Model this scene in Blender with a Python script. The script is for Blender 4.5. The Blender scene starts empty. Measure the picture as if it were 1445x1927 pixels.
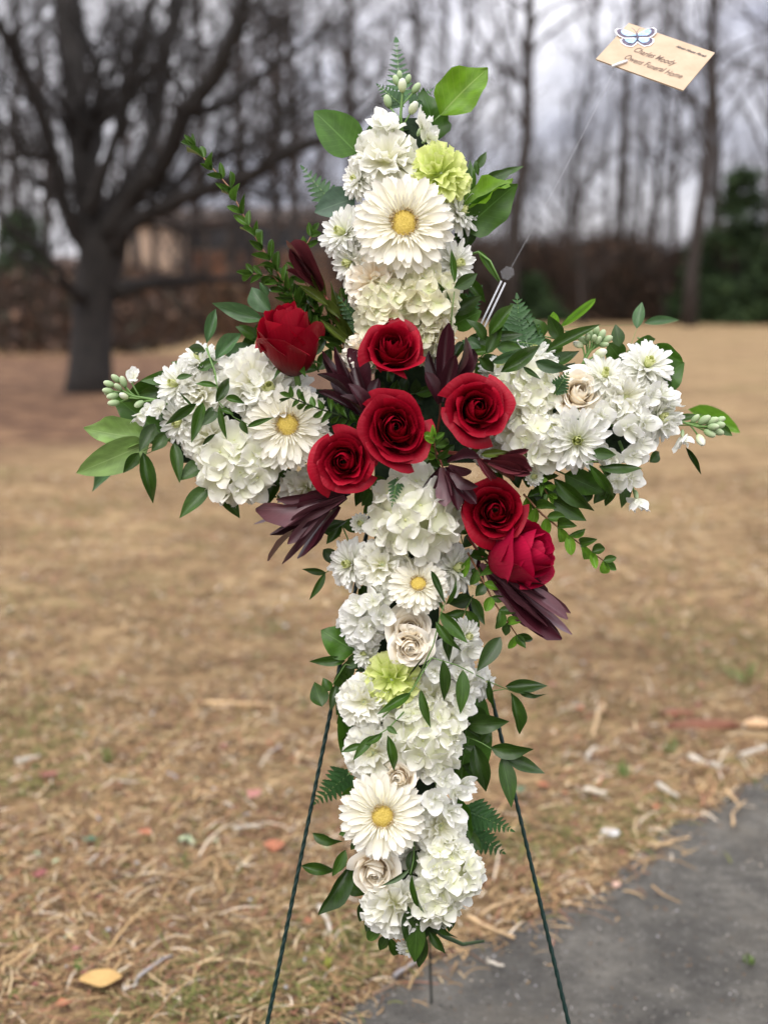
import bpy, math, random
import numpy as np
from mathutils import Vector, Matrix, Quaternion
sc = bpy.context.scene
rnd = random.Random(11)
PI = math.pi
# ------------------------------------------------------------ camera
W0, H0, FPX = 1445.0, 1927.0, 2600.0
CAM_H, D = 1.05, 1.40
PITCH = math.atan((963.5 - 560.0) / FPX)
cd = bpy.data.cameras.new('camera'); cam = bpy.data.objects.new('camera', cd)
sc.collection.objects.link(cam); sc.camera = cam
cd.sensor_fit = 'HORIZONTAL'; cd.sensor_width = 36.0; cd.lens = FPX / W0 * 36.0
cd.clip_start = 0.05; cd.clip_end = 2000
cam.location = (0, 0, CAM_H); cam.rotation_euler = (PI / 2 - PITCH, 0, 0)
cd.dof.use_dof = True; cd.dof.focus_distance = D - 0.035; cd.dof.aperture_fstop = 5.0
# ------------------------------------------------------------ sky and sun
SUN_EL, SUN_AZ = math.radians(52), math.radians(200)      # behind the camera, a little to its left
world = bpy.data.worlds.new('World'); sc.world = world; world.use_nodes = True
wn, wl = world.node_tree.nodes, world.node_tree.links
wn.clear()
sky = wn.new('ShaderNodeTexSky'); sky.sky_type = 'NISHITA'; sky.sun_disc = False
sky.sun_elevation = SUN_EL; sky.sun_rotation = SUN_AZ; sky.air_density = 1.0; sky.dust_density = 2.0
tc = wn.new('ShaderNodeTexCoord'); mp = wn.new('ShaderNodeMapping'); mp.inputs['Scale'].default_value = (1.2, 1.2, 3.4)
nz = wn.new('ShaderNodeTexNoise'); nz.inputs['Scale'].default_value = 2.3; nz.inputs['Detail'].default_value = 6; nz.inputs['Roughness'].default_value = .55
cr = wn.new('ShaderNodeValToRGB')
cr.color_ramp.elements[0].position = .38; cr.color_ramp.elements[0].color = (3.3, 3.3, 3.95, 1)
cr.color_ramp.elements[1].position = .62; cr.color_ramp.elements[1].color = (8.2, 8.0, 8.4, 1)
sx = wn.new('ShaderNodeSeparateXYZ')
mr = wn.new('ShaderNodeMapRange'); mr.inputs['From Min'].default_value = 0.0; mr.inputs['From Max'].default_value = 1.0
mr.inputs['To Min'].default_value = .95; mr.inputs['To Max'].default_value = 3.3     # overcast: brighter towards the zenith
vm = wn.new('ShaderNodeVectorMath'); vm.operation = 'SCALE'
mx = wn.new('ShaderNodeMix'); mx.data_type = 'RGBA'; mx.inputs[0].default_value = .88
bg = wn.new('ShaderNodeBackground'); bg.inputs['Strength'].default_value = 0.077
wo = wn.new('ShaderNodeOutputWorld')
wl.new(tc.outputs['Generated'], mp.inputs[0]); wl.new(mp.outputs[0], nz.inputs['Vector'])
wl.new(nz.outputs[0], cr.inputs[0]); wl.new(tc.outputs['Generated'], sx.inputs[0]); wl.new(sx.outputs['Z'], mr.inputs['Value'])
wl.new(cr.outputs[0], vm.inputs[0]); wl.new(mr.outputs[0], vm.inputs['Scale'])
wl.new(sky.outputs[0], mx.inputs[6]); wl.new(vm.outputs[0], mx.inputs[7])
wl.new(mx.outputs[2], bg.inputs['Color']); wl.new(bg.outputs[0], wo.inputs[0])
sd = bpy.data.lights.new('sun', 'SUN'); sd.energy = 1.1; sd.angle = math.radians(45); sd.color = (1.0, .955, .89)
sun = bpy.data.objects.new('sun', sd); sc.collection.objects.link(sun)
sdir = Vector((math.cos(SUN_EL) * math.sin(SUN_AZ), math.cos(SUN_EL) * math.cos(SUN_AZ), math.sin(SUN_EL)))
sun.rotation_euler = (-sdir).to_track_quat('-Z', 'Y').to_euler(); sun.location = (0, -5, 8)
vs = sc.view_settings
vs.view_transform = 'Standard'; vs.look = 'None'; vs.gamma = 1; vs.use_curve_mapping = False; vs.exposure = 0.90
sc.cycles.use_denoising = True; sc.cycles.max_bounces = 8; sc.cycles.diffuse_bounces = 6; sc.cycles.transparent_max_bounces = 6
sc.cycles.sample_clamp_indirect = 6

# ------------------------------------------------------------ helpers: places
cp, sp_ = math.cos(PITCH), math.sin(PITCH)
RI, UP, FW = Vector((1, 0, 0)), Vector((0, sp_, cp)), Vector((0, cp, -sp_))
B3 = Matrix((RI, UP, -FW)).transposed()               # leaning frame of the cross: right, up, out of the flowers
C0 = Vector((0, 0, CAM_H))
def P(px, py, t=0.0):                                  # a point of the cross, t cm in front of its plane
    d = D - t / 100.0
    return C0 + FW * d + RI * ((px - 722.5) / FPX * d) + UP * ((963.5 - py) / FPX * d)
def at(px, py, d):                                     # a point d metres away
    return C0 + FW * d + RI * ((px - 722.5) / FPX * d) + UP * ((963.5 - py) / FPX * d)
def gp(px, py):                                        # the ground at a pixel
    v = FW + RI * ((px - 722.5) / FPX) + UP * ((963.5 - py) / FPX)
    k = -CAM_H / v.z
    return C0 + v * k
def px2m(r, t=0.0): return r / FPX * (D - t / 100.0)
# ------------------------------------------------------------ helpers: objects
col = sc.collection
def tag(o, label=None, cat=None, group=None, kind=None):
    if label: o['label'] = label
    if cat: o['category'] = cat
    if group: o['group'] = group
    if kind: o['kind'] = kind
    return o
def empty(name, M, label, cat, group=None):
    o = bpy.data.objects.new(name, None); col.objects.link(o); o.empty_display_size = .01
    o.matrix_basis = M if isinstance(M, Matrix) else Matrix.Translation(M)
    return tag(o, label, cat, group)
def part(name, mesh, M=None, parent=None):
    o = bpy.data.objects.new(name, mesh); col.objects.link(o)
    if parent is not None: o.parent = parent
    if M is not None: o.matrix_basis = M
    return o
def mesh_from(name, vs_, fs, mat=None, smooth=True, uvs=None):
    m = bpy.data.meshes.new(name); m.from_pydata([tuple(v) for v in vs_], [], fs)
    if mat:
        for k in (mat if isinstance(mat, (list, tuple)) else [mat]): m.materials.append(k)
    if smooth: m.polygons.foreach_set('use_smooth', [True] * len(m.polygons))
    if uvs is not None:
        ul = m.uv_layers.new(name='UVMap')
        li = np.empty(len(m.loops), dtype=np.int32); m.loops.foreach_get('vertex_index', li)
        ul.data.foreach_set('uv', np.array(uvs, dtype=np.float32)[li].ravel())
    m.update(); return m
def grid(name, fn, nu, nv, mat, u0=-1, u1=1):
    vs_, uv, fs = [], [], []
    for j in range(nv + 1):
        for i in range(nu + 1):
            u = u0 + (u1 - u0) * i / nu; v = j / nv
            vs_.append(fn(u, v)); uv.append((u * .5 + .5, v))
    for j in range(nv):
        for i in range(nu):
            a = j * (nu + 1) + i; fs.append((a, a + 1, a + nu + 2, a + nu + 1))
    return mesh_from(name, vs_, fs, mat, True, uv)
class MB:
    def __init__(s): s.v, s.f, s.uv = [], [], []
    def tube(s, pts, rad, n=6, cap=True):
        pts = [Vector(p) for p in pts]; b0 = len(s.v); m = len(pts)
        t0 = (pts[1] - pts[0]).normalized()
        nx = t0.orthogonal().normalized()
        for i, p in enumerate(pts):
            t = (pts[min(i + 1, m - 1)] - pts[max(i - 1, 0)]).normalized()
            nx = (nx - t * nx.dot(t)); nx = nx.normalized() if nx.length > 1e-9 else t.orthogonal().normalized()
            ny = t.cross(nx); r = rad[i] if isinstance(rad, (list, tuple)) else rad
            for k in range(n):
                a = 2 * PI * k / n
                s.v.append(p + (nx * math.cos(a) + ny * math.sin(a)) * r); s.uv.append((k / n, i / (m - 1)))
        for i in range(m - 1):
            for k in range(n):
                a = b0 + i * n + k; b = b0 + i * n + (k + 1) % n
                s.f.append((a, b, b + n, a + n))
        if cap:
            s.f.append(tuple(b0 + k for k in range(n))[::-1]); s.f.append(tuple(b0 + (m - 1) * n + k for k in range(n)))
    def ell(s, c, r, M=None, nu=8, nv=5):
        b0 = len(s.v)
        for j in range(nv + 1):
            th = PI * j / nv
            for i in range(nu):
                a = 2 * PI * i / nu
                p = Vector((r[0] * math.sin(th) * math.cos(a), r[1] * math.sin(th) * math.sin(a), -r[2] * math.cos(th)))
                if M: p = M @ p
                s.v.append(Vector(c) + p); s.uv.append((i / nu, j / nv))
        for j in range(nv):
            for i in range(nu):
                a = b0 + j * nu + i; b = b0 + j * nu + (i + 1) % nu
                s.f.append((a, b, b + nu, a + nu))
    def box(s, M, x, y, z):
        b0 = len(s.v)
        for i in (-1, 1):
            for j in (-1, 1):
                for k in (-1, 1): s.v.append(M @ Vector((i * x, j * y, k * z))); s.uv.append((0, 0))
        for f in ((0, 1, 3, 2), (4, 6, 7, 5), (0, 4, 5, 1), (2, 3, 7, 6), (0, 2, 6, 4), (1, 5, 7, 3)): s.f.append(tuple(b0 + q for q in f))
    def mesh(s, name, mat, smooth=True): return mesh_from(name, s.v, s.f, mat, smooth, s.uv)
# ------------------------------------------------------------ materials
def new_mat(name):
    m = bpy.data.materials.new(name); m.use_nodes = True; nt = m.node_tree; nt.nodes.clear()
    return m, nt.nodes, nt.links
def ramp(n, pts):
    r = n.new('ShaderNodeValToRGB'); e = r.color_ramp.elements
    while len(e) < len(pts): e.new(.5)
    for k, (p, c) in enumerate(pts): e[k].position = p; e[k].color = (*c, 1)
    return r
def mathn(n, l, op, a, b=None, c=None):
    q = n.new('ShaderNodeMath'); q.operation = op
    for i, x in enumerate((a, b, c)):
        if x is None: continue
        if isinstance(x, (int, float)): q.inputs[i].default_value = x
        else: l.new(x, q.inputs[i])
    return q.outputs[0]
def petal_mat(name, root, tip, transl=.3, rough=.5, sheen=0., ribs=0., var=.06, mid=None, bump=.15, spec=.35):
    m, n, l = new_mat(name)
    uv = n.new('ShaderNodeUVMap'); uv.uv_map = 'UVMap'
    s = n.new('ShaderNodeSeparateXYZ'); l.new(uv.outputs[0], s.inputs[0])
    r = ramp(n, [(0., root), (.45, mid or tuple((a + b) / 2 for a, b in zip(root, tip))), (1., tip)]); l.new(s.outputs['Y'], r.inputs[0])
    oi = n.new('ShaderNodeObjectInfo')
    hs = n.new('ShaderNodeHueSaturation'); l.new(r.outputs[0], hs.inputs['Color'])
    mr_ = n.new('ShaderNodeMapRange'); mr_.inputs['To Min'].default_value = 1 - var; mr_.inputs['To Max'].default_value = 1 + var
    l.new(oi.outputs['Random'], mr_.inputs['Value']); l.new(mr_.outputs[0], hs.inputs['Value'])
    w = n.new('ShaderNodeTexNoise'); w.inputs['Scale'].default_value = 1.0; w.inputs['Detail'].default_value = 3
    mp_ = n.new('ShaderNodeMapping'); mp_.inputs['Scale'].default_value = (26, 3.5, 1); l.new(uv.outputs[0], mp_.inputs[0]); l.new(mp_.outputs[0], w.inputs['Vector'])
    bp = n.new('ShaderNodeBump'); bp.inputs['Strength'].default_value = bump; bp.inputs['Distance'].default_value = .0012; l.new(w.outputs[0], bp.inputs['Height'])
    mw = n.new('ShaderNodeMix'); mw.data_type = 'RGBA'; mw.blend_type = 'MULTIPLY'; mw.inputs[0].default_value = .35 if sheen else .10
    rr = ramp(n, [(.3, (.72, .72, .72)), (.62, (1, 1, 1))]); l.new(w.outputs[0], rr.inputs[0])
    l.new(hs.outputs[0], mw.inputs[6]); l.new(rr.outputs[0], mw.inputs[7])
    p = n.new('ShaderNodeBsdfPrincipled'); p.inputs['Roughness'].default_value = rough; p.inputs['Sheen Weight'].default_value = sheen
    p.inputs['Specular IOR Level'].default_value = spec
    if sheen: p.inputs['Sheen Roughness'].default_value = .4; p.inputs['Sheen Tint'].default_value = (*tip, 1)
    tr = n.new('ShaderNodeBsdfTranslucent'); ms = n.new('ShaderNodeMixShader'); ms.inputs[0].default_value = transl
    o = n.new('ShaderNodeOutputMaterial')
    l.new(mw.outputs[2], p.inputs['Base Color']); l.new(mw.outputs[2], tr.inputs['Color']); l.new(bp.outputs[0], p.inputs['Normal'])
    l.new(p.outputs[0], ms.inputs[1]); l.new(tr.outputs[0], ms.inputs[2]); l.new(ms.outputs[0], o.inputs[0])
    return m
def leaf_mat(name, colr, vein, rough=.38, transl=.18, var=.25, edge=None):
    m, n, l = new_mat(name)
    uv = n.new('ShaderNodeUVMap'); uv.uv_map = 'UVMap'
    s = n.new('ShaderNodeSeparateXYZ'); l.new(uv.outputs[0], s.inputs[0])
    au = mathn(n, l, 'ABSOLUTE', mathn(n, l, 'SUBTRACT', s.outputs['X'], .5))
    midrib = mathn(n, l, 'LESS_THAN', au, .018)
    ph = mathn(n, l, 'MULTIPLY', mathn(n, l, 'SUBTRACT', s.outputs['Y'], mathn(n, l, 'MULTIPLY', au, .45)), 9.0)
    fr = mathn(n, l, 'FRACT', ph); sv = mathn(n, l, 'LESS_THAN', fr, .07)
    vm_ = mathn(n, l, 'MAXIMUM', midrib, mathn(n, l, 'MULTIPLY', sv, .35))
    nz_ = n.new('ShaderNodeTexNoise'); nz_.inputs['Scale'].default_value = 55; nz_.inputs['Detail'].default_value = 4
    tcn = n.new('ShaderNodeTexCoord'); l.new(tcn.outputs['Object'], nz_.inputs['Vector'])
    nz_.inputs['Scale'].default_value = 4
    r = ramp(n, [(.3, tuple(c * .72 for c in colr)), (.7, tuple(min(1, c * 1.22) for c in colr))]); l.new(nz_.outputs[0], r.inputs[0])
    mxn = n.new('ShaderNodeMix'); mxn.data_type = 'RGBA'; l.new(mathn(n, l, 'MULTIPLY', vm_, .6), mxn.inputs[0]); l.new(r.outputs[0], mxn.inputs[6]); mxn.inputs[7].default_value = (*vein, 1)
    oi = n.new('ShaderNodeObjectInfo'); hs = n.new('ShaderNodeHueSaturation'); l.new(mxn.outputs[2], hs.inputs['Color'])
    mr_ = n.new('ShaderNodeMapRange'); mr_.inputs['To Min'].default_value = 1 - var; mr_.inputs['To Max'].default_value = 1 + var
    l.new(oi.outputs['Random'], mr_.inputs['Value']); l.new(mr_.outputs[0], hs.inputs['Value'])
    bp = n.new('ShaderNodeBump'); bp.inputs['Strength'].default_value = .35; bp.inputs['Distance'].default_value = .001
    l.new(mathn(n, l, 'SUBTRACT', 1.0, vm_), bp.inputs['Height'])
    p = n.new('ShaderNodeBsdfPrincipled'); p.inputs['Roughness'].default_value = rough; p.inputs['Specular IOR Level'].default_value = .45
    tr = n.new('ShaderNodeBsdfTranslucent'); ms = n.new('ShaderNodeMixShader'); ms.inputs[0].default_value = transl
    o = n.new('ShaderNodeOutputMaterial')
    l.new(hs.outputs[0], p.inputs['Base Color']); l.new(hs.outputs[0], tr.inputs['Color']); l.new(bp.outputs[0], p.inputs['Normal'])
    l.new(p.outputs[0], ms.inputs[1]); l.new(tr.outputs[0], ms.inputs[2]); l.new(ms.outputs[0], o.inputs[0])
    return m
def rough_mat(name, c1, c2, scale=20, rough=.8, bump=.4, dist=.01, detail=6, c3=None, coord='Object', stretch=(1, 1, 1)):
    m, n, l = new_mat(name)
    tcn = n.new('ShaderNodeTexCoord'); mp_ = n.new('ShaderNodeMapping'); mp_.inputs['Scale'].default_value = stretch
    l.new(tcn.outputs[coord], mp_.inputs[0])
    nz_ = n.new('ShaderNodeTexNoise'); nz_.inputs['Scale'].default_value = scale; nz_.inputs['Detail'].default_value = detail; nz_.inputs['Roughness'].default_value = .65
    l.new(mp_.outputs[0], nz_.inputs['Vector'])
    pts = [(.35, c1), (.65, c2)] if c3 is None else [(.3, c1), (.5, c2), (.7, c3)]
    r = ramp(n, pts); l.new(nz_.outputs[0], r.inputs[0])
    bp = n.new('ShaderNodeBump'); bp.inputs['Strength'].default_value = bump; bp.inputs['Distance'].default_value = dist; l.new(nz_.outputs[0], bp.inputs['Height'])
    p = n.new('ShaderNodeBsdfPrincipled'); p.inputs['Roughness'].default_value = rough
    o = n.new('ShaderNodeOutputMaterial'); l.new(r.outputs[0], p.inputs['Base Color']); l.new(bp.outputs[0], p.inputs['Normal']); l.new(p.outputs[0], o.inputs[0])
    return m
def attr_mat(name, rough=.85, transl=0.):
    m, n, l = new_mat(name)
    a = n.new('ShaderNodeAttribute'); a.attribute_name = 'tint'
    p = n.new('ShaderNodeBsdfPrincipled'); p.inputs['Roughness'].default_value = rough; l.new(a.outputs['Color'], p.inputs['Base Color'])
    p.inputs['Specular IOR Level'].default_value = .2
    o = n.new('ShaderNodeOutputMaterial'); l.new(p.outputs[0], o.inputs[0]); return m
def plain(name, c, rough=.5, metal=0., trans=0., alpha=1., ior=1.45):
    m, n, l = new_mat(name)
    p = n.new('ShaderNodeBsdfPrincipled'); p.inputs['Base Color'].default_value = (*c, 1); p.inputs['Roughness'].default_value = rough
    p.inputs['Metallic'].default_value = metal; p.inputs['Transmission Weight'].default_value = trans; p.inputs['Alpha'].default_value = alpha; p.inputs['IOR'].default_value = ior
    nz_ = n.new('ShaderNodeTexNoise'); nz_.inputs['Scale'].default_value = 180
    bp = n.new('ShaderNodeBump'); bp.inputs['Strength'].default_value = .08; bp.inputs['Distance'].default_value = .0005; l.new(nz_.outputs[0], bp.inputs['Height']); l.new(bp.outputs[0], p.inputs['Normal'])
    o = n.new('ShaderNodeOutputMaterial'); l.new(p.outputs[0], o.inputs[0]); return m
WH = (.91, .91, .88)
M_white = petal_mat('white_petal', (.86, .87, .72), WH, .32, .5)
M_gerb = petal_mat('gerbera_petal', (.88, .84, .60), (.92, .90, .81), .28, .5, bump=.35)
M_carn = petal_mat('carnation_petal', (.78, .80, .46), (.92, .92, .86), .34, .55, mid=(.90, .89, .72))
M_cream = petal_mat('cream_petal', (.95, .70, .46), (.95, .91, .80), .10, .5, mid=(.95, .83, .64))
M_green = petal_mat('green_petal', (.50, .62, .09), (.80, .85, .38), .36, .55, mid=(.68, .77, .22))
M_hyd = petal_mat('hydrangea_petal', (.80, .82, .56), (.92, .91, .84), .30, .5)
M_hydc = petal_mat('hydrangea_cream_petal', (.72, .77, .42), (.90, .88, .70), .34, .5, mid=(.88, .86, .64))
M_mumc = petal_mat('mum_heart', (.45, .55, .10), (.78, .80, .42), .25, .5)
M_red = petal_mat('red_rose_petal', (.02, .0, .001), (.33, .0018, .016), .10, .5, .06, var=.22, mid=(.15, .0006, .005), spec=.2, bump=.5)  # dark root and mid tone paint the shade deep inside the rose
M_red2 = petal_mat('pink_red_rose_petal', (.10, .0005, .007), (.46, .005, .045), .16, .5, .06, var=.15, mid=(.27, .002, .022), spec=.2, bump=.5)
M_burg = leaf_mat('burgundy_bract', (.040, .006, .011), (.08, .018, .026), .42, .06, .35)
M_burg2 = leaf_mat('plum_bract', (.12, .042, .052), (.17, .08, .09), .36, .06, .25)
M_budl = leaf_mat('reddish_bract', (.14, .028, .035), (.22, .06, .06), .4, .1, .2)
M_rus = leaf_mat('ruscus_leaf', (.034, .080, .008), (.075, .16, .03), .36, .18, .45)
M_rusl = leaf_mat('ruscus_light_leaf', (.06, .13, .045), (.12, .22, .09), .4, .2, .2)
M_sal = leaf_mat('salal_leaf', (.048, .125, .010), (.11, .24, .045), .42, .3, .15)
M_salb = leaf_mat('salal_backlit_leaf', (.14, .29, .012), (.32, .46, .10), .45, .35, .08)  # lighter copy of the salal green, with light from behind put into the colour
M_salg = leaf_mat('salal_grey_leaf', (.055, .11, .065), (.12, .20, .12), .5, .15, .1)
M_sall = leaf_mat('salal_pale_leaf', (.17, .28, .07), (.28, .40, .14), .5, .2, .1)
M_myr = leaf_mat('myrtle_leaf', (.06, .13, .016), (.12, .24, .05), .34, .2, .3)
M_myrb = leaf_mat('myrtle_bright_leaf', (.17, .36, .03), (.30, .50, .10), .36, .3, .15)
M_olive = leaf_mat('olive_leaf', (.10, .14, .02), (.2, .22, .05), .4, .2, .2)
M_fern = leaf_mat('fern_leaf', (.035, .105, .025), (.08, .18, .06), .5, .22, .2)
M_stem = plain('green_stem', (.13, .24, .06), .5)
M_stemd = plain('dark_stem', (.035, .055, .02), .5)
M_stemr = plain('red_stem', (.22, .05, .03), .5)
M_stemb = plain('brown_stem', (.24, .11, .055), .6)
M_bud = petal_mat('stock_bud', (.20, .30, .12), (.55, .62, .40), .1, .6, mid=(.32, .44, .22))
M_budw = petal_mat('white_bud', (.30, .42, .12), (.85, .85, .78), .15, .5, mid=(.66, .72, .45))
M_disc = rough_mat('gerbera_disc', (.60, .42, .05), (.86, .66, .16), 9, .8, .5, .08, 4)
M_stam = rough_mat('gerbera_stamen', (.42, .25, .07), (.85, .72, .42), 5, .7, .3, .02, 2)
M_foam = rough_mat('floral_foam', (.010, .022, .010), (.025, .05, .02), 60, .95, .6, .004)
M_wire = plain('green_coated_wire', (.003, .022, .017), .42)

# ------------------------------------------------------------ the ground
def lawn_material():
    m, n, l = new_mat('dead_lawn')
    g = n.new('ShaderNodeNewGeometry')
    def noise(scale, detail=5, rough=.6, dist=0.):
        q = n.new('ShaderNodeTexNoise'); q.inputs['Scale'].default_value = scale; q.inputs['Detail'].default_value = detail
        q.inputs['Roughness'].default_value = rough; q.inputs['Distortion'].default_value = dist; l.new(g.outputs['Position'], q.inputs['Vector']); return q.outputs[0]
    base = ramp(n, [(.32, (.115, .072, .036)), (.47, (.27, .18, .088)), (.62, (.44, .315, .165))]); l.new(noise(9, 8, .72, .4), base.inputs[0])
    big = ramp(n, [(.42, (0, 0, 0)), (.60, (1, 1, 1))]); l.new(noise(1.1, 7, .68), big.inputs[0])
    bigd = n.new('ShaderNodeMix'); bigd.data_type = 'RGBA'; l.new(mathn(n, l, 'MULTIPLY', big.outputs[0], .7), bigd.inputs[0]); l.new(base.outputs[0], bigd.inputs[6]); bigd.inputs[7].default_value = (.165, .105, .052, 1)
    gr = ramp(n, [(.53, (0, 0, 0)), (.66, (1, 1, 1))]); l.new(noise(.8, 8, .75), gr.inputs[0])
    grd = n.new('ShaderNodeMix'); grd.data_type = 'RGBA'; l.new(mathn(n, l, 'MULTIPLY', gr.outputs[0], .6), grd.inputs[0]); l.new(bigd.outputs[2], grd.inputs[6]); grd.inputs[7].default_value = (.17, .165, .055, 1)
    # brown leaf litter under the big tree
    vd = n.new('ShaderNodeVectorMath'); vd.operation = 'DISTANCE'; l.new(g.outputs['Position'], vd.inputs[0]); vd.inputs[1].default_value = (-6, 17.5, 0)
    dd = mathn(n, l, 'ADD', vd.outputs['Value'], mathn(n, l, 'MULTIPLY', noise(.6, 4), 5.0))
    lm = n.new('ShaderNodeMapRange'); lm.inputs['From Min'].default_value = 12.5; lm.inputs['From Max'].default_value = 10.0; l.new(dd, lm.inputs['Value'])
    lc = ramp(n, [(.38, (.05, .026, .016)), (.5, (.125, .068, .038)), (.62, (.27, .16, .085))]); l.new(noise(2.5, 9, .8), lc.inputs[0])
    ltr = n.new('ShaderNodeMix'); ltr.data_type = 'RGBA'; l.new(lm.outputs[0], ltr.inputs[0]); l.new(grd.outputs[2], ltr.inputs[6]); l.new(lc.outputs[0], ltr.inputs[7])
    bp = n.new('ShaderNodeBump'); bp.inputs['Strength'].default_value = .7; bp.inputs['Distance'].default_value = .03; l.new(noise(38, 6, .7), bp.inputs['Height'])
    p = n.new('ShaderNodeBsdfPrincipled'); p.inputs['Roughness'].default_value = .95; p.inputs['Specular IOR Level'].default_value = .15
    o = n.new('ShaderNodeOutputMaterial'); l.new(ltr.outputs[2], p.inputs['Base Color']); l.new(bp.outputs[0], p.inputs['Normal']); l.new(p.outputs[0], o.inputs[0])
    return m
from mathutils import noise as mnoise
def ground_mesh():
    # finer near the camera, gently uneven beyond 2.5 m
    xs = [-400, -150, -60, -30, -16, -9, -5, -3, -2, -1.4, -1, -.6, -.3, 0, .3, .6, 1, 1.4, 2, 3, 5, 9, 16, 30, 60, 150, 400]
    ys = [-60, -10, 0, .8, 1.2, 1.6, 2, 2.5, 3, 3.5, 4, 5, 6, 7, 8, 10, 12, 15, 19, 24, 30, 40, 52, 70, 110, 200, 600]
    v, f = [], []
    for y in ys:
        for x in xs: v.append((x, y, 0))
    for j in range(len(ys) - 1):
        for i in range(len(xs) - 1):
            a = j * len(xs) + i; f.append((a, a + 1, a + len(xs) + 1, a + len(xs)))
    return mesh_from('ground', v, f, lawn_material(), True)
tag(part('ground', ground_mesh()), kind='structure')

EDGE = [(500, 1990), (600, 1935), (655, 1900), (760, 1838), (830, 1808), (900, 1768), (980, 1735), (1051, 1708), (1126, 1673), (1202, 1620), (1258, 1550), (1315, 1535), (1402, 1481), (1460, 1448), (1600, 1385)]
EG = [gp(*e) for e in EDGE]
def edge_y(x):                                          # asphalt lies at smaller y than this line
    if x <= EG[0].x: return EG[0].y + (x - EG[0].x) * .55
    for a, b in zip(EG[:-1], EG[1:]):
        if a.x <= x <= b.x: return a.y + (b.y - a.y) * (x - a.x) / (b.x - a.x)
    return EG[-1].y + (x - EG[-1].x) * 1.0
def asphalt_material():
    m, n, l = new_mat('asphalt')
    g = n.new('ShaderNodeNewGeometry')
    def noise(scale, detail=5, rough=.6):
        q = n.new('ShaderNodeTexNoise'); q.inputs['Scale'].default_value = scale; q.inputs['Detail'].default_value = detail; q.inputs['Roughness'].default_value = rough
        l.new(g.outputs['Position'], q.inputs['Vector']); return q.outputs[0]
    b = ramp(n, [(.32, (.050, .046, .036)), (.5, (.108, .100, .080)), (.68, (.20, .185, .148))]); l.new(noise(7, 8, .72), b.inputs[0])
    vo = n.new('ShaderNodeTexVoronoi'); vo.inputs['Scale'].default_value = 110; l.new(g.outputs['Position'], vo.inputs['Vector'])
    sp = ramp(n, [(.0, (.75, .70, .62)), (.26, (.02, .02, .02))]); l.new(vo.outputs['Distance'], sp.inputs[0])
    sel = mathn(n, l, 'GREATER_THAN', noise(55, 3), .55)
    mxn = n.new('ShaderNodeMix'); mxn.data_type = 'RGBA'; mxn.blend_type = 'ADD'; l.new(mathn(n, l, 'MULTIPLY', sel, .55), mxn.inputs[0]); l.new(b.outputs[0], mxn.inputs[6]); l.new(sp.outputs[0], mxn.inputs[7])
    st = ramp(n, [(.52, (0, 0, 0)), (.7, (1, 1, 1))]); l.new(noise(3.1, 5, .6), st.inputs[0])
    mx2 = n.new('ShaderNodeMix'); mx2.data_type = 'RGBA'; l.new(mathn(n, l, 'MULTIPLY', st.outputs[0], .7), mx2.inputs[0]); l.new(mxn.outputs[2], mx2.inputs[6]); mx2.inputs[7].default_value = (.15, .128, .09, 1)
    bp = n.new('ShaderNodeBump'); bp.inputs['Strength'].default_value = 1.; bp.inputs['Distance'].default_value = .012; l.new(noise(85, 6, .8), bp.inputs['Height'])
    p = n.new('ShaderNodeBsdfPrincipled'); p.inputs['Roughness'].default_value = .85
    o = n.new('ShaderNodeOutputMaterial'); l.new(mx2.outputs[2], p.inputs['Base Color']); l.new(bp.outputs[0], p.inputs['Normal']); l.new(p.outputs[0], o.inputs[0])
    return m
def asphalt():
    v, f = [], []; xs = np.arange(-1.2, 4.0, .012)
    for x in xs:
        y = edge_y(x) + .040 * mnoise.noise((x * 7, 0, 0)) + .022 * mnoise.noise((x * 31, 3, 0))
        v += [(x, -3.0, .004), (x, y, .004)]
    for i in range(len(xs) - 1): f.append((2 * i, 2 * i + 2, 2 * i + 3, 2 * i + 1))
    return tag(part('asphalt_path', mesh_from('asphalt_path', v, f, asphalt_material(), False)), kind='structure')
asphalt()

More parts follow.
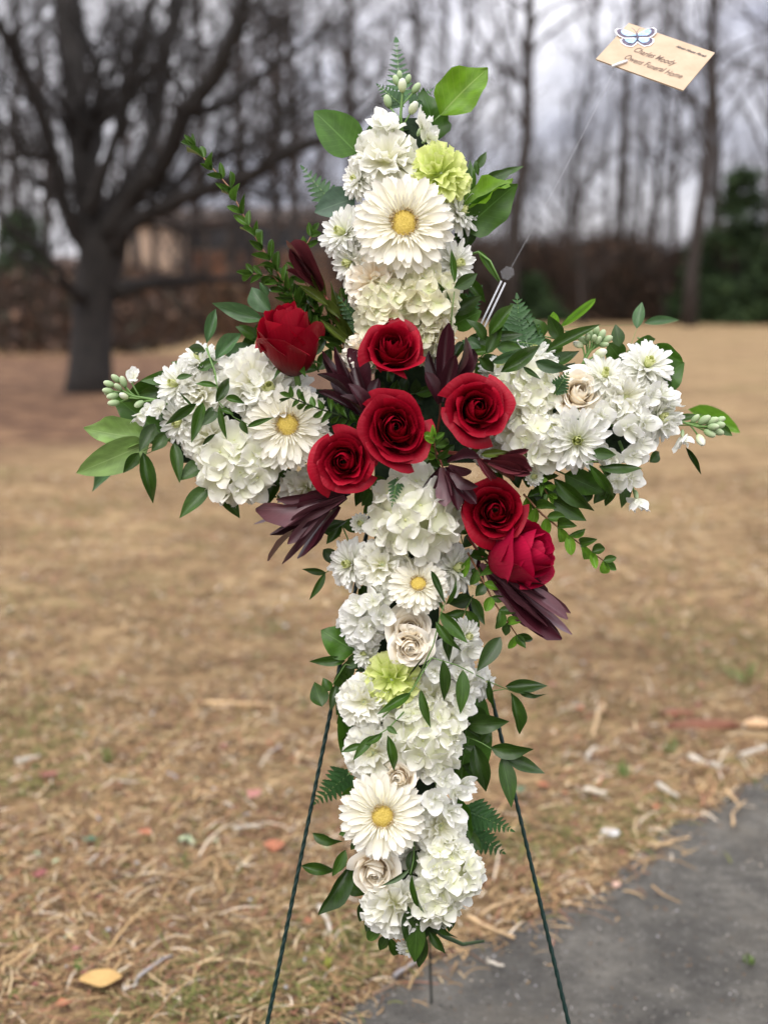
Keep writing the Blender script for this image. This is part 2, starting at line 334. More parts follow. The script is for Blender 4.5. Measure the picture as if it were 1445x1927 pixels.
# grit and crumbs on the asphalt
def grit(n, seed):
    r = np.random.RandomState(seed); y = 1.2 + 3.2 * r.rand(n) ** 1.3; x = -.6 + 2.4 * r.rand(n)
    ey = np.array([edge_y(q) for q in x]); k = (y < ey + .02); x, y, ey = x[k], y[k], ey[k]; n = len(x)
    near = np.exp(-(ey - y) / .07); s = (.0007 + .0016 * r.rand(n) ** 3) * (1 + .8 * near)
    o = np.array([(1, 0, 0), (0, 1, 0), (-1, 0, 0), (0, -1, 0), (0, 0, 1), (0, 0, -.3)], float)
    V = np.stack([x, y, np.full(n, .005)], 1)[:, None, :] + o[None] * s[:, None, None] * (.6 + .8 * r.rand(n, 6, 1))
    F = np.concatenate([np.arange(n)[:, None] * 6 + np.array([[a, b, c]]) for a, b, c in ((0, 1, 4), (1, 2, 4), (2, 3, 4), (3, 0, 4))], 0)
    V = V.reshape(-1, 3); m = bpy.data.meshes.new('gravel'); m.vertices.add(len(V)); m.vertices.foreach_set('co', V.ravel().astype(np.float32))
    m.loops.add(F.size); m.loops.foreach_set('vertex_index', F.ravel().astype(np.int32)); m.polygons.add(len(F))
    m.polygons.foreach_set('loop_start', (np.arange(len(F)) * 3).astype(np.int32)); m.polygons.foreach_set('loop_total', np.full(len(F), 3, dtype=np.int32)); m.update(calc_edges=True)
    pal = np.array([(.05, .045, .04), (.13, .12, .105), (.26, .24, .21), (.45, .42, .37), (.20, .13, .08), (.03, .028, .026)])
    pr = np.array([.26, .26, .16, .06, .10, .16]); c = pal[r.choice(6, n, p=pr / pr.sum())]
    c = np.where((r.rand(n) < near * .7)[:, None], np.array([(.22, .14, .08)]) * (.4 + r.rand(n))[:, None], c)
    c4 = np.ones((n, 6, 4)); c4[:, :, :3] = c[:, None]; q = m.attributes.new('tint', 'FLOAT_COLOR', 'POINT'); q.data.foreach_set('color', c4.ravel().astype(np.float32)); m.materials.append(attr_mat('grit', .9))
    return m
tag(part('gravel', grit(45000, 9)), 'fine grit and crumbs lying on the dark asphalt path', 'gravel', kind='stuff')
# matted dead grass: short bent blades lying over each other
M_blade = attr_mat('grass_blade', .8)
def blades(name, n, ylo, yhi, seed, L=(.02, .06), wd=(.0012, .0028), lift=.012, far=False):
    r = np.random.RandomState(seed)
    y = ylo + (yhi - ylo) * r.rand(n) ** 1.0
    hw = (722.5 / FPX) * (y + .4) * 1.12 + .12
    x = (r.rand(n) * 2 - 1) * hw
    ey = np.array([edge_y(q) for q in x])
    off = y - ey
    keep = (off > .03 * r.rand(n) ** 2 - .012) | (r.rand(n) < np.exp(-np.clip(-off, 0, 9) / .05) * .34)
    x, y = x[keep], y[keep]; n = len(x)
    # clumpy density
    cl = np.array([mnoise.noise((a * 5, b * 5, 1)) for a, b in zip(x, y)])
    keep = r.rand(n) < .75 + cl * 1.2
    x, y, cl = x[keep], y[keep], cl[keep]; n = len(x)
    a = r.rand(n) * 2 * PI; Ln = L[0] + (L[1] - L[0]) * r.rand(n) ** 1.5; w = wd[0] + (wd[1] - wd[0]) * r.rand(n)
    up = np.clip(r.normal(.18, .22, n), -.02, .9)
    bend = r.normal(0, .9, n); z0 = r.rand(n) * lift + .002
    V = np.zeros((n, 8, 3)); 
    cx, cy, cz, ang = x.copy(), y.copy(), z0.copy(), a.copy()
    el = up.copy()
    for k in range(4):
        wk = w * (1, .95, .7, .15)[k]
        nx, ny = -np.sin(ang), np.cos(ang)
        V[:, 2 * k, 0] = cx - nx * wk; V[:, 2 * k, 1] = cy - ny * wk; V[:, 2 * k, 2] = cz
        V[:, 2 * k + 1, 0] = cx + nx * wk; V[:, 2 * k + 1, 1] = cy + ny * wk; V[:, 2 * k + 1, 2] = cz + .0006
        cx = cx + np.cos(ang) * np.cos(el) * Ln / 3; cy = cy + np.sin(ang) * np.cos(el) * Ln / 3
        cz = np.maximum(cz + np.sin(el) * Ln / 3, .002); ang = ang + bend / 3; el = el - .22
    V = V.reshape(-1, 3)
    base = np.arange(n)[:, None] * 8
    F = np.concatenate([base + np.array([[0, 1, 3, 2]]), base + np.array([[2, 3, 5, 4]]), base + np.array([[4, 5, 7, 6]])], axis=0)
    m = bpy.data.meshes.new(name); m.vertices.add(len(V)); m.vertices.foreach_set('co', V.ravel().astype(np.float32))
    m.loops.add(F.size); m.loops.foreach_set('vertex_index', F.ravel().astype(np.int32))
    m.polygons.add(len(F)); m.polygons.foreach_set('loop_start', (np.arange(len(F)) * 4).astype(np.int32)); m.polygons.foreach_set('loop_total', np.full(len(F), 4, dtype=np.int32))
    m.update(calc_edges=True)
    pal = np.array([(.43, .295, .145), (.34, .22, .105), (.55, .43, .25), (.26, .15, .07), (.17, .095, .055), (.64, .54, .40), (.14, .15, .04), (.30, .14, .085), (.07, .042, .028)])
    g_ = np.array([mnoise.noise((a_ * 1.6, b_ * 1.6, 7)) for a_, b_ in zip(x, y)])
    pr = np.array([.19, .18, .09, .16, .15, .05, .055, .07, .07]); pr /= pr.sum()
    idx = r.choice(len(pal), n, p=pr)
    gm = (g_ > .22) & (r.rand(n) < .32); idx[gm] = 6
    c = pal[idx] * (0.66 + .44 * r.rand(n))[:, None] * (1 + .35 * np.array([mnoise.noise((a_ * .9, b_ * .9, 3)) for a_, b_ in zip(x, y)]))[:, None]
    c4 = np.ones((n, 8, 4)); c4[:, :, :3] = c[:, None, :]
    at_ = m.attributes.new('tint', 'FLOAT_COLOR', 'POINT'); at_.data.foreach_set('color', c4.ravel().astype(np.float32))
    m.materials.append(M_blade)
    return m
for i, (n, a, b, L, wd) in enumerate([(52000, 1.45, 2.7, (.016, .055), (.0008, .0019)), (8000, 1.45, 3.6, (.06, .13), (.0009, .0019)), (42000, 2.7, 4.6, (.02, .06), (.0011, .0026)), (26000, 4.6, 8.5, (.03, .08), (.002, .004))]):
    tag(part('dead_grass', blades('dead_grass', n, a, b, 5 + i, L, wd)), ['matted straw-coloured dead grass beside the asphalt path', 'long bent straws lying over the matted grass near the easel', 'tan dead grass of the middle lawn behind the easel', 'thin tan grass of the open lawn farther back'][i], 'grass', kind='stuff')

# ------------------------------------------------------------ background: bare trees
M_bark = rough_mat('dark_bark', (.006, .005, .004), (.024, .019, .015), 9, .9, .8, .03, 6, stretch=(3, 3, .6))
M_bark2 = rough_mat('grey_bark', (.016, .012, .010), (.048, .037, .031), 6, .9, .6, .03, 5, stretch=(3, 3, .6))
M_twig = rough_mat('twig_bark', (.030, .022, .018), (.060, .044, .037), 5, .9, .2, .01, 3)
def branch(mbs, p, d, L, r, depth, g, up=.15, kids=5, spread=.8, wob=.22):
    """mbs: one builder per level"""
    n = 5 if depth > 1 else (4 if depth == 1 else 3)
    pts, rad = [p], [r]; dv = d.normalized(); q = p.copy()
    for i in range(1, n + 1):
        dv = (dv + Vector((g.gauss(0, wob), g.gauss(0, wob), g.gauss(0, wob) + up * .4))).normalized()
        q = q + dv * (L / n); pts.append(q.copy()); rad.append(r * (1 - .8 * i / n) + .002)
    mbs[min(depth, len(mbs) - 1)].tube(pts, rad, (3, 4, 5, 6, 7)[min(depth, 4)], cap=False)
    if depth == 0: return
    for k in range(kids):
        f = g.uniform(.2, 1.0); i = min(int(f * n), n - 1); b = pts[i].lerp(pts[i + 1], f * n - i)
        ax = (pts[i + 1] - pts[i]).normalized(); o = ax.orthogonal().normalized(); o.rotate(Quaternion(ax, g.uniform(0, 2 * PI)))
        nd = (ax * g.uniform(.45, 1.) + o * spread + Vector((0, 0, up))).normalized()
        branch(mbs, b, nd, L * g.uniform(.42, .72) * (1.1 - .4 * f), max(rad[i] * g.uniform(.4, .6), .004), depth - 1, g, up, kids, spread, wob)
def tree_meshes(seed, H, r, lean=0, first=.25, kids=4, nb=20, depth=2, blen=.28):
    g = random.Random(seed); tr, lb, tw = MB(), MB(), MB()
    pts, rad = [], []; q = Vector((0, 0, -.1)); n = 10
    for i in range(n + 1):
        pts.append(q.copy()); rad.append(r * (1 - .85 * i / n) + .01 if i else r * 1.35)
        q = q + Vector((g.gauss(lean, .06), g.gauss(0, .05), 1)) * (H / n)
    tr.tube(pts, rad, 8)
    for k in range(nb):
        f = first + (1 - first) * (k + g.random()) / nb; f = min(f, .99); i = int(f * n); b = pts[i].lerp(pts[i + 1], f * n - i)
        a = g.uniform(0, 2 * PI); el = g.uniform(.5, 1.3)
        dv = Vector((math.cos(a), math.sin(a), el))
        branch([tw, tw, lb], b, dv, H * blen * (1.25 - f) * g.uniform(.7, 1.2), rad[i] * .42, depth, g, .2, kids, .7)
    return [('trunk', tr.mesh('bare_trunk', M_bark2)), ('branches', lb.mesh('bare_branches', M_bark2)), ('twigs', tw.mesh('bare_twigs', M_twig))]
VAR = [tree_meshes(31, 15, .16, .03, .25, 5, 24), tree_meshes(32, 17, .20, -.05, .3, 5, 24), tree_meshes(33, 13, .12, .06, .15, 5, 24), tree_meshes(34, 16, .15, .02, .35, 5, 22), tree_meshes(35, 11, .09, -.04, .1, 5, 26)]
def add_tree(px, dist, v, label, s=1., rz=None, sx=None, lean=0):
    w = at(px, 560, dist); w.z = 0
    M = Matrix.Translation(w) @ Matrix.Rotation(lean, 4, 'Y') @ Matrix.Rotation(rnd.uniform(0, 6.28) if rz is None else rz, 4, 'Z') @ Matrix.Scale(s, 4)
    t = empty('bare_tree', M, label, 'tree', 'bare winter trees along the edge of the field')
    for nm, me in VAR[v]: part('crown' if nm != 'trunk' else 'trunk', me, None, t)['kind'] = 'thing'
    return t
spec = [ # px, distance, variant, scale, lean, label
 (962, 38, 1, 1.0, 0, 'straight bare tree just right of the top of the cross'),
 (1150, 42, 3, 1.1, .10, 'slender bare tree leaning right below the envelope'),
 (1222, 50, 0, .95, 0, 'thin straight bare tree right of the leaning one under the envelope'),
 (1298, 34, 1, .8, 0, 'dark bare tree forking below the right end of the envelope'),
 (1440, 36, 0, 1.0, .05, 'bare tree cut by the right edge of the photo'),
 (1060, 46, 2, 1.0, .12, 'bare tree leaning right between the clear pick and the leaning trunk'),
 (505, 34, 2, .95, 0, 'reddish bare tree behind the end of the big tree limb'),
 (345, 36, 4, .9, 0, 'thin bare tree crossing the tan building'),
 (560, 44, 0, 1.1, -.02, 'bare tree left of the top white stock blossoms'),
 (655, 48, 1, 1.0, 0, 'bare tree behind the left top salal leaf'),
 (740, 40, 2, 1.2, .03, 'bare tree behind the tip of the cross'),
 (830, 52, 3, 1.1, 0, 'bare tree behind the bright top salal leaf'),
 (900, 46, 4, 1.3, 0, 'small bare tree behind the folded leaf at the right of the cross'),
 (1360, 48, 2, 1.1, -.04, 'bare tree rising behind the evergreens'),
 (470, 40, 3, 1.0, .02, 'tall bare tree behind the myrtle tip'),
 (30, 40, 0, 1.0, 0, 'bare tree at the left edge behind the big tree'),
 (90, 52, 2, 1.1, 0, 'bare tree left of the big trunk'),
 (260, 50, 1, 1.0, 0, 'bare tree right behind the big trunk'),
]
for px, dist, v, s, ln, lab in spec:
    k = 1.5 if px > 580 else 1.1
    add_tree(px, dist * k, v, lab, s * k, None, None, ln)
ORD = 'first second third fourth fifth sixth seventh eighth ninth tenth eleventh twelfth thirteenth fourteenth fifteenth sixteenth seventeenth eighteenth nineteenth twentieth twenty-first twenty-second'.split()
for k in range(22):
    t = add_tree(-60 + 74 * k + rnd.uniform(-20, 20), rnd.uniform(70, 86), rnd.randrange(5), 'grey bare tree, ' + ORD[k] + ' from the left in the hazy row behind the nearer trees', rnd.uniform(.9, 1.3))
# saplings that fill the brush
gS = VAR[4]
for k in range(16):
    px = [20, 70, 300, 330, 420, 450, 580, 610, 930, 1000, 1040, 1100, 1190, 1250, 1330, 1390][k]
    w = at(px, 560, rnd.uniform(34, 44) * (1.5 if px > 580 else 1)); w.z = 0
    t = empty('sapling', Matrix.Translation(w) @ Matrix.Rotation(rnd.uniform(0, 6), 4, 'Z') @ Matrix.Scale(rnd.uniform(.38, .6) * (1.4 if px > 580 else 1), 4), 'small bare sapling, ' + ORD[k] + ' from the left in the brown brush', 'sapling', 'saplings in the brush')
    for nm, me in gS: part('crown' if nm != 'trunk' else 'trunk', me, None, t)

# the big dark tree at the left
def big_tree():
    T = 15.2
    base = gp(168, 738); T = (base - C0).dot(FW)
    root = empty('oak_tree', Matrix.Translation(base), 'big dark bare tree with spreading crooked limbs at the left', 'tree')
    inv = Matrix.Translation(-base); g = random.Random(5)
    def Q(x, y, dz=0.): return at(x, y, T + dz) - base
    k = T / FPX
    tr = MB()
    tpts = [(166, 760), (170, 700), (172, 640), (176, 580), (185, 520), (195, 460), (190, 400)]
    tr.tube([Q(*p) for p in tpts], [r * k for r in (48, 42, 38, 38, 42, 46, 40)], 12)
    part('trunk', tr.mesh('oak_trunk', M_bark), None, root)
    limbs = [ # (px, py, depth offset m, radius px)
     [(188, 470, 0, 38), (170, 380, 0, 33), (155, 280, 0, 30), (142, 180, .2, 28), (135, 90, .3, 25), (122, -20, .5, 25), (118, -120, .6, 18)],
     [(175, 480, 0, 24), (128, 400, -.2, 17), (100, 300, -.5, 15), (70, 190, -.8, 13), (35, 110, -1, 12), (-10, 40, -1.3, 10), (-60, -20, -1.5, 8)],
     [(200, 450, .1, 24), (222, 380, .3, 19), (255, 330, .6, 20), (290, 255, .9, 15), (300, 190, 1, 17), (308, 110, 1.1, 18), (322, 40, 1.3, 15), (330, -50, 1.4, 12)],
     [(205, 440, -.2, 28), (250, 370, -.4, 22), (310, 300, -.7, 19), (350, 215, -1, 20), (400, 150, -1.2, 17), (440, 60, -1.5, 14), (470, -60, -1.7, 10)],
     [(212, 470, -.1, 22), (240, 430, -.3, 17), (300, 392, -.5, 17), (360, 368, -.7, 16), (420, 345, -.9, 15), (490, 320, -1.1, 13), (560, 280, -1.2, 12), (640, 250, -1.4, 9), (720, 190, -1.5, 6)],
     [(160, 330, .1, 22), (182, 270, .4, 15), (190, 190, .6, 12), (178, 120, .7, 10), (150, 40, .9, 9), (140, -60, 1, 6)],
     [(165, 400, -.3, 20), (205, 300, -.5, 12), (240, 190, -.6, 11), (262, 100, -.8, 10), (285, 0, -1, 8), (300, -80, -1.1, 6)],
     [(185, 230, .7, 14), (235, 190, .9, 11), (290, 130, 1.2, 10), (330, 60, 1.3, 8), (350, -30, 1.4, 5)],
     [(212, 548, .0, 26), (280, 533, .2, 11), (350, 528, .4, 9), (430, 527, .6, 8), (500, 520, .8, 6)],
     [(150, 560, -.3, 16), (118, 520, -.6, 8), (80, 470, -.8, 6), (30, 440, -1, 5), (-20, 380, -1.2, 4)],
     [(300, 395, -.5, 10), (380, 300, -.2, 9), (470, 270, 0, 8), (540, 210, .2, 6), (600, 120, .3, 4)],
     [(95, 290, -.5, 9), (60, 300, -.8, 7), (20, 250, -1, 6), (-30, 230, -1.2, 4)],
     [(350, 215, -1, 12), (430, 190, -.9, 9), (500, 130, -.8, 7), (580, 80, -.7, 5), (650, -10, -.6, 3)],
    ]
    tw = MB()
    for L in limbs:
        mb = MB(); pts = [Q(x, y, dz) for x, y, dz, r in L]; rad = [r * k * .92 for *_, r in L]
        # smooth the polyline a little
        sp, sr = [], []
        for i in range(len(pts) - 1):
            p0, p1, p2, p3 = pts[max(i - 1, 0)], pts[i], pts[i + 1], pts[min(i + 2, len(pts) - 1)]
            for q in (0, .34, .67):
                sp.append(.5 * ((2 * p1) + (p2 - p0) * q + (2 * p0 - 5 * p1 + 4 * p2 - p3) * q * q + (3 * p1 - p0 - 3 * p2 + p3) * q ** 3)); sr.append(rad[i] * (1 - q) + rad[i + 1] * q)
        sp.append(pts[-1]); sr.append(rad[-1])
        sp = [p + Vector((g.gauss(0, .012), g.gauss(0, .02), g.gauss(0, .012))) for p in sp]
        mb.tube(sp, sr, 8)
        part('limb', mb.mesh('oak_limb', M_bark), None, root)
        for c in range(int(len(sp) * 1.15)):
            i = g.randrange(2, len(sp) - 1); ax = (sp[i + 1 if i + 1 < len(sp) else i] - sp[i - 1]).normalized(); o = ax.orthogonal().normalized(); o.rotate(Quaternion(ax, g.uniform(0, 6.28)))
            branch([tw], sp[i], ax * .6 + o * .9 + Vector((0, 0, .3)), g.uniform(.5, 1.5), max(sr[i] * g.uniform(.2, .36), .009), 2, g, .12, 4, .8, .2)
    o = part('twigs', tw.mesh('oak_twigs', M_bark), None, root); o['kind'] = 'stuff'
big_tree()

# brush, hill, buildings, evergreens
M_brush = attr_mat('brush_stalks', .95)
def brush(name, n, x0, x1, y0, y1, h, seed, pal, gw=.012):
    r = np.random.RandomState(seed)
    x = x0 + (x1 - x0) * r.rand(n); y = y0 + (y1 - y0) * r.rand(n)
    hn = np.array([mnoise.noise((a * .35, 0, seed)) for a in x])
    H = h * (.3 + .95 * r.rand(n) ** 1.6) * (1 + .3 * hn)
    zb = r.rand(n) * H * .6
    a = r.rand(n) * 2 * PI; tilt = r.normal(0, .45, n); w = gw * (.5 + r.rand(n)); L = H - zb
    V = np.zeros((n, 6, 3)); 
    for k, (f, ww) in enumerate(((0, 1), (.55, .8), (1, .1))):
        cx = x + np.sin(tilt) * L * f * np.cos(a) + .12 * r.normal(0, 1, n) * f; cy = y + np.sin(tilt) * L * f * np.sin(a); cz = zb + np.cos(tilt) * L * f
        V[:, 2 * k] = np.stack([cx - w * ww, cy, cz], 1); V[:, 2 * k + 1] = np.stack([cx + w * ww, cy + w, cz], 1)
    V = V.reshape(-1, 3); base = np.arange(n)[:, None] * 6
    F = np.concatenate([base + np.array([[0, 1, 3, 2]]), base + np.array([[2, 3, 5, 4]])], 0)
    # clinging dead leaves
    nl = n; lx = x0 + (x1 - x0) * r.rand(nl); ly = y0 + (y1 - y0) * r.rand(nl); lh = h * (1 + .3 * np.array([mnoise.noise((q * .35, 0, seed)) for q in lx])) * (r.rand(nl) ** 1.3) * .95
    s = .05 + .07 * r.rand(nl); A = r.rand(nl) * 6.28
    LV = np.stack([np.stack([lx + s * np.cos(A + q), ly + s * np.sin(A + q) * .6, lh + s * np.sin(A * 2 + q)], 1) for q in (0, 1.57, 3.14, 4.71)], 1).reshape(-1, 3)
    F2 = len(V) + np.arange(nl)[:, None] * 4 + np.array([[0, 1, 2, 3]])
    V = np.concatenate([V, LV]); F = np.concatenate([F, F2])
    m = bpy.data.meshes.new(name); m.vertices.add(len(V)); m.vertices.foreach_set('co', V.ravel().astype(np.float32))
    m.loops.add(F.size); m.loops.foreach_set('vertex_index', F.ravel().astype(np.int32)); m.polygons.add(len(F))
    m.polygons.foreach_set('loop_start', (np.arange(len(F)) * 4).astype(np.int32)); m.polygons.foreach_set('loop_total', np.full(len(F), 4, dtype=np.int32)); m.update(calc_edges=True)
    pal = np.array(pal); c1 = pal[r.choice(len(pal), n)]; c2 = pal[r.choice(len(pal), nl)] * 1.3
    c = np.concatenate([np.repeat(c1, 6, 0), np.repeat(c2, 4, 0)]); c4 = np.ones((len(V), 4)); c4[:, :3] = c
    q = m.attributes.new('tint', 'FLOAT_COLOR', 'POINT'); q.data.foreach_set('color', c4.ravel().astype(np.float32)); m.materials.append(M_brush)
    return m
dk = [(.035, .026, .022), (.055, .038, .030), (.07, .045, .032), (.028, .026, .018), (.10, .06, .04)]
tag(part('brush', brush('brush', 30000, -2, 26, 59, 68, 3.6, 3, dk, .026)), 'dark brown brush along the far edge of the field', 'brush', kind='stuff')
dl = [(.05, .032, .025), (.10, .05, .03), (.14, .075, .04), (.035, .03, .02), (.16, .10, .06)]
tag(part('brush', brush('brush', 9000, -14, -1.5, 36, 46, 1.7, 4, dl, .018)), 'reddish brown brush in front of the tan building', 'brush', kind='stuff')
tag(part('brush', brush('brush', 8000, -17, -4.5, 26, 34, 1.5, 8, dk, .012)), 'tangled dark brush behind the big tree', 'brush', kind='stuff')
def ridge():
    v, f = [], []; n = 80
    for i in range(n + 1):
        x = -120 + 240 * i / n; h = 3.6 + 1.2 * mnoise.noise((x * .06, 0, 0)) + .7 * mnoise.noise((x * .3, 0, 5))
        v += [(x, 92, -.5), (x, 97, h * .8), (x, 105, h), (x, 140, h * .6)]
    for i in range(n):
        for k in range(3): a = 4 * i + k; f.append((a, a + 4, a + 5, a + 1))
    return mesh_from('hill', v, f, rough_mat('wooded_hill', (.03, .022, .018), (.085, .052, .036), 1.4, .95, .5, .3, 7, (.14, .075, .05)))
tag(part('hill', ridge()), kind='structure')
M_tan = rough_mat('tan_stucco', (.36, .26, .19), (.44, .33, .25), 1.2, .9, .1, .01)
M_brick = rough_mat('rust_brick', (.17, .075, .04), (.28, .13, .07), 3, .9, .2, .01)
M_roof = rough_mat('roof_shingle', (.07, .05, .04), (.12, .085, .06), 4, .9, .3, .02)
M_winb = plain('dark_window', (.03, .035, .04), .2)
M_door = plain('yellow_door', (.45, .30, .07), .6)
def building(x0, x1, dist, ytop, label, wallm, nwin, seed):
    g = random.Random(seed)
    a = at(x0, 560, dist); b = at(x1, 560, dist); H = (560 - ytop) / FPX * dist + CAM_H - .5
    cx, w = (a.x + b.x) / 2, (b.x - a.x) / 2; y = a.y
    root = empty('apartment_building', Vector((cx, y, 0)), label, 'building')
    m = MB(); m.box(Matrix.Translation((0, 5, H / 2)), w, 5, H / 2); part('wall', m.mesh('wall', wallm, False), None, root)
    m = MB()
    vv = [(-w - .3, -.4, H), (w + .3, -.4, H), (w + .3, 10.4, H), (-w - .3, 10.4, H), (-w, 5, H + 1.0), (w, 5, H + 1.0)]
    part('roof', mesh_from('roof', vv, [(0, 1, 5, 4), (2, 3, 4, 5), (0, 4, 3), (1, 2, 5), (3, 2, 1, 0)], M_roof, False), None, root)
    for fl in range(2):
        for i in range(nwin):
            xx = -w + (i + .5) * 2 * w / nwin; zz = 1.5 + fl * 2.7
            if zz + .7 > H: continue
            m = MB(); m.box(Matrix.Translation((xx, -.03, zz)), .62, .05, .72); fr = part('window', m.mesh('window', M_tan, False), None, root)
            m = MB(); m.box(Matrix.Translation((xx, -.06, zz)), .52, .05, .62); part('pane', m.mesh('pane', M_winb, False), None, fr)
    for i in range(nwin + 1):
        m = MB(); m.box(Matrix.Translation((-w + i * 2 * w / nwin, -.08, H / 2)), .11, .08, H / 2 - .02); part('downpipe' if i % 2 else 'pilaster', m.mesh('pilaster', M_roof, False), None, root)
    return root, w, y, cx
r_, w_, y_, cx_ = building(238, 345, 70, 405, 'pale tan two-storey building behind the big tree limb', M_tan, 2, 1)
building(348, 640, 74, 400, 'rust brown brick building behind the myrtle sprig', M_brick, 7, 2)
building(930, 1120, 84, 472, 'low pinkish brick building behind the brush right of the cross', rough_mat('pinkish_brick', (.28, .17, .13), (.36, .24, .19), 2, .9, .1, .01), 5, 3)
# blue bin and pale shed low behind the trees
def shed(px, dist, w, h, colr, name, label, cat):
    b = at(px, 560, dist); b.z = 0
    root = empty(name, b, label, cat); M_ = rough_mat(name + '_paint', tuple(c * .8 for c in colr), colr, 2, .6, .1, .01)
    m = MB(); m.box(Matrix.Translation((0, .6, h * .45 + .12)), w / 2, .6, h * .45); part('body', m.mesh('body', M_, False), None, root)
    m = MB(); m.v = [Vector(q) for q in ((-w / 2 - .05, -.08, h), (w / 2 + .05, -.08, h), (w / 2 + .05, 1.3, h + .15), (-w / 2 - .05, 1.3, h + .15), (-w / 2 - .05, -.08, h + .06), (w / 2 + .05, -.08, h + .06), (w / 2 + .05, 1.3, h + .22), (-w / 2 - .05, 1.3, h + .22))]
    m.uv = [(0, 0)] * 8; m.f = [(0, 1, 5, 4), (1, 2, 6, 5), (2, 3, 7, 6), (3, 0, 4, 7), (4, 5, 6, 7), (3, 2, 1, 0)]; part('lid', m.mesh('lid', M_, False), None, root)
    for s in (-1, 1):
        m = MB(); m.tube([(s * w * .4 - .06, .1, .12), (s * w * .4 + .06, .1, .12)], .12, 10); part('wheel', m.mesh('wheel', M_winb), None, root)
shed(226, 36, .75, .9, (.06, .085, .12), 'dumpster', 'small blue dumpster right of the big tree trunk', 'dumpster')
shed(448, 37, .5, .8, (.34, .22, .09), 'storage_bin', 'yellow storage bin under the low limb', 'bin')
M_needle = attr_mat('evergreen_needles', .7)
def evergreen(px, dist, ytop, wpx, label, seed, bare=.0):
    r = np.random.RandomState(seed); b = at(px, 560, dist); b.z = 0
    H = (560 - ytop) / FPX * dist + CAM_H; Wd = wpx / FPX * dist / 2
    root = empty('evergreen_tree', b, label, 'tree', 'evergreens along the field edge')
    m = MB(); m.tube([(0, 0, -.1), (.05, 0, H * .5), (0, 0, H * .97)], [.14, .08, .015], 7); part('trunk', m.mesh('trunk', M_bark), None, root)
    nc = 130; ang = r.rand(nc) * 6.28; zz = H * (.06 + .92 * r.rand(nc)); rr = Wd * (1.08 - zz / H) ** .75 * (.25 + .85 * r.rand(nc))
    cc = np.stack([rr * np.cos(ang), rr * np.sin(ang), zz - rr * .15], 1); cs = Wd * .20 * (.6 + .8 * r.rand(nc)) * (1.2 - .6 * zz / H); cb = .55 + .9 * r.rand(nc)
    per = 75; n = nc * per; ci = np.repeat(np.arange(nc), per)
    c = cc[ci] + r.normal(0, .62, (n, 3)) * cs[ci, None] * np.array([1.1, 1.1, .7]); s = (.028 + .05 * r.rand(n)) * dist / 36
    d1 = r.normal(0, 1, (n, 3)); d1 /= np.linalg.norm(d1, axis=1)[:, None]; d2 = np.cross(d1, r.normal(0, 1, (n, 3))); d2 /= np.linalg.norm(d2, axis=1)[:, None]
    V = np.stack([c - d1 * s[:, None] * 1.6, c + d2 * s[:, None] * .5, c + d1 * s[:, None] * 1.6, c - d2 * s[:, None] * .5], 1).reshape(-1, 3)
    F = np.arange(n)[:, None] * 4 + np.array([[0, 1, 2, 3]])
    me = mesh_np('crown', V, F); 
    colr = np.array([(.022, .045, .016), (.034, .062, .022), (.048, .078, .026), (.018, .032, .014)])[r.choice(4, n)] * cb[ci, None]
    c4 = np.ones((n, 4, 4)); c4[:, :, :3] = colr[:, None]; q = me.attributes.new('tint', 'FLOAT_COLOR', 'POINT'); q.data.foreach_set('color', c4.ravel().astype(np.float32)); me.materials.append(M_needle)
    part('crown', me, None, root)
def mesh_np(name, V, F):
    m = bpy.data.meshes.new(name); m.vertices.add(len(V)); m.vertices.foreach_set('co', V.ravel().astype(np.float32))
    m.loops.add(F.size); m.loops.foreach_set('vertex_index', F.ravel().astype(np.int32)); m.polygons.add(len(F)); k = F.shape[1]
    m.polygons.foreach_set('loop_start', (np.arange(len(F)) * k).astype(np.int32)); m.polygons.foreach_set('loop_total', np.full(len(F), k, dtype=np.int32)); m.update(calc_edges=True); return m
evergreen(1385, 56, 318, 190, 'tallest dark evergreen standing by the right edge of the field', 1)
evergreen(1462, 54, 420, 170, 'broad evergreen cut off by the right edge', 2)
evergreen(1310, 58, 450, 100, 'lower evergreen left of the tallest one', 3)
evergreen(45, 36, 400, 170, 'olive evergreen behind the big tree at the left edge', 4)
evergreen(1000, 58, 520, 120, 'small dark evergreen behind the clear card pick', 5)

# ------------------------------------------------------------ litter on the ground
def flat_leaf_mesh(name, mat, seed, n=10, curl=.18):
    g = random.Random(seed); lob = g.uniform(.1, .3)
    def fn(u, v):
        w = (math.sin(PI * v ** .8) ** .7) * .38 * (1 + lob * math.sin(v * 11 + seed)) if 0 < v < 1 else .012
        return (u * w, v - .5, curl * (u * u * w * 1.6 + .5 * (v - .5) ** 2 * math.cos(seed)) + .02 * math.sin(u * 5 + v * 9 + seed))
    return grid(name, fn, 4, n, mat)
def cm(name, c, rough=.6): return rough_mat(name, tuple(q * .7 for q in c), tuple(min(1, q * 1.2) for q in c), 30, rough, .3, .002, 4)
LM = {'yellow': cm('yellow_leaf', (.50, .31, .10)), 'orange': cm('orange_leaf', (.36, .12, .05)), 'red': cm('red_leaf', (.22, .06, .05)), 'pink': cm('pinkish_leaf', (.36, .15, .12)), 'brown': cm('brown_leaf', (.20, .09, .045)), 'green': cm('pale_green_leaf', (.35, .42, .24)), 'dgreen': cm('green_fallen_leaf', (.05, .12, .06))}
LMM = {k: [flat_leaf_mesh('fallen_leaf', m, 3 * i + s) for s in range(2)] for i, (k, m) in enumerate(LM.items())}
def onground(px, py, dz=.012): p = gp(px, py); p.z = dz; return p
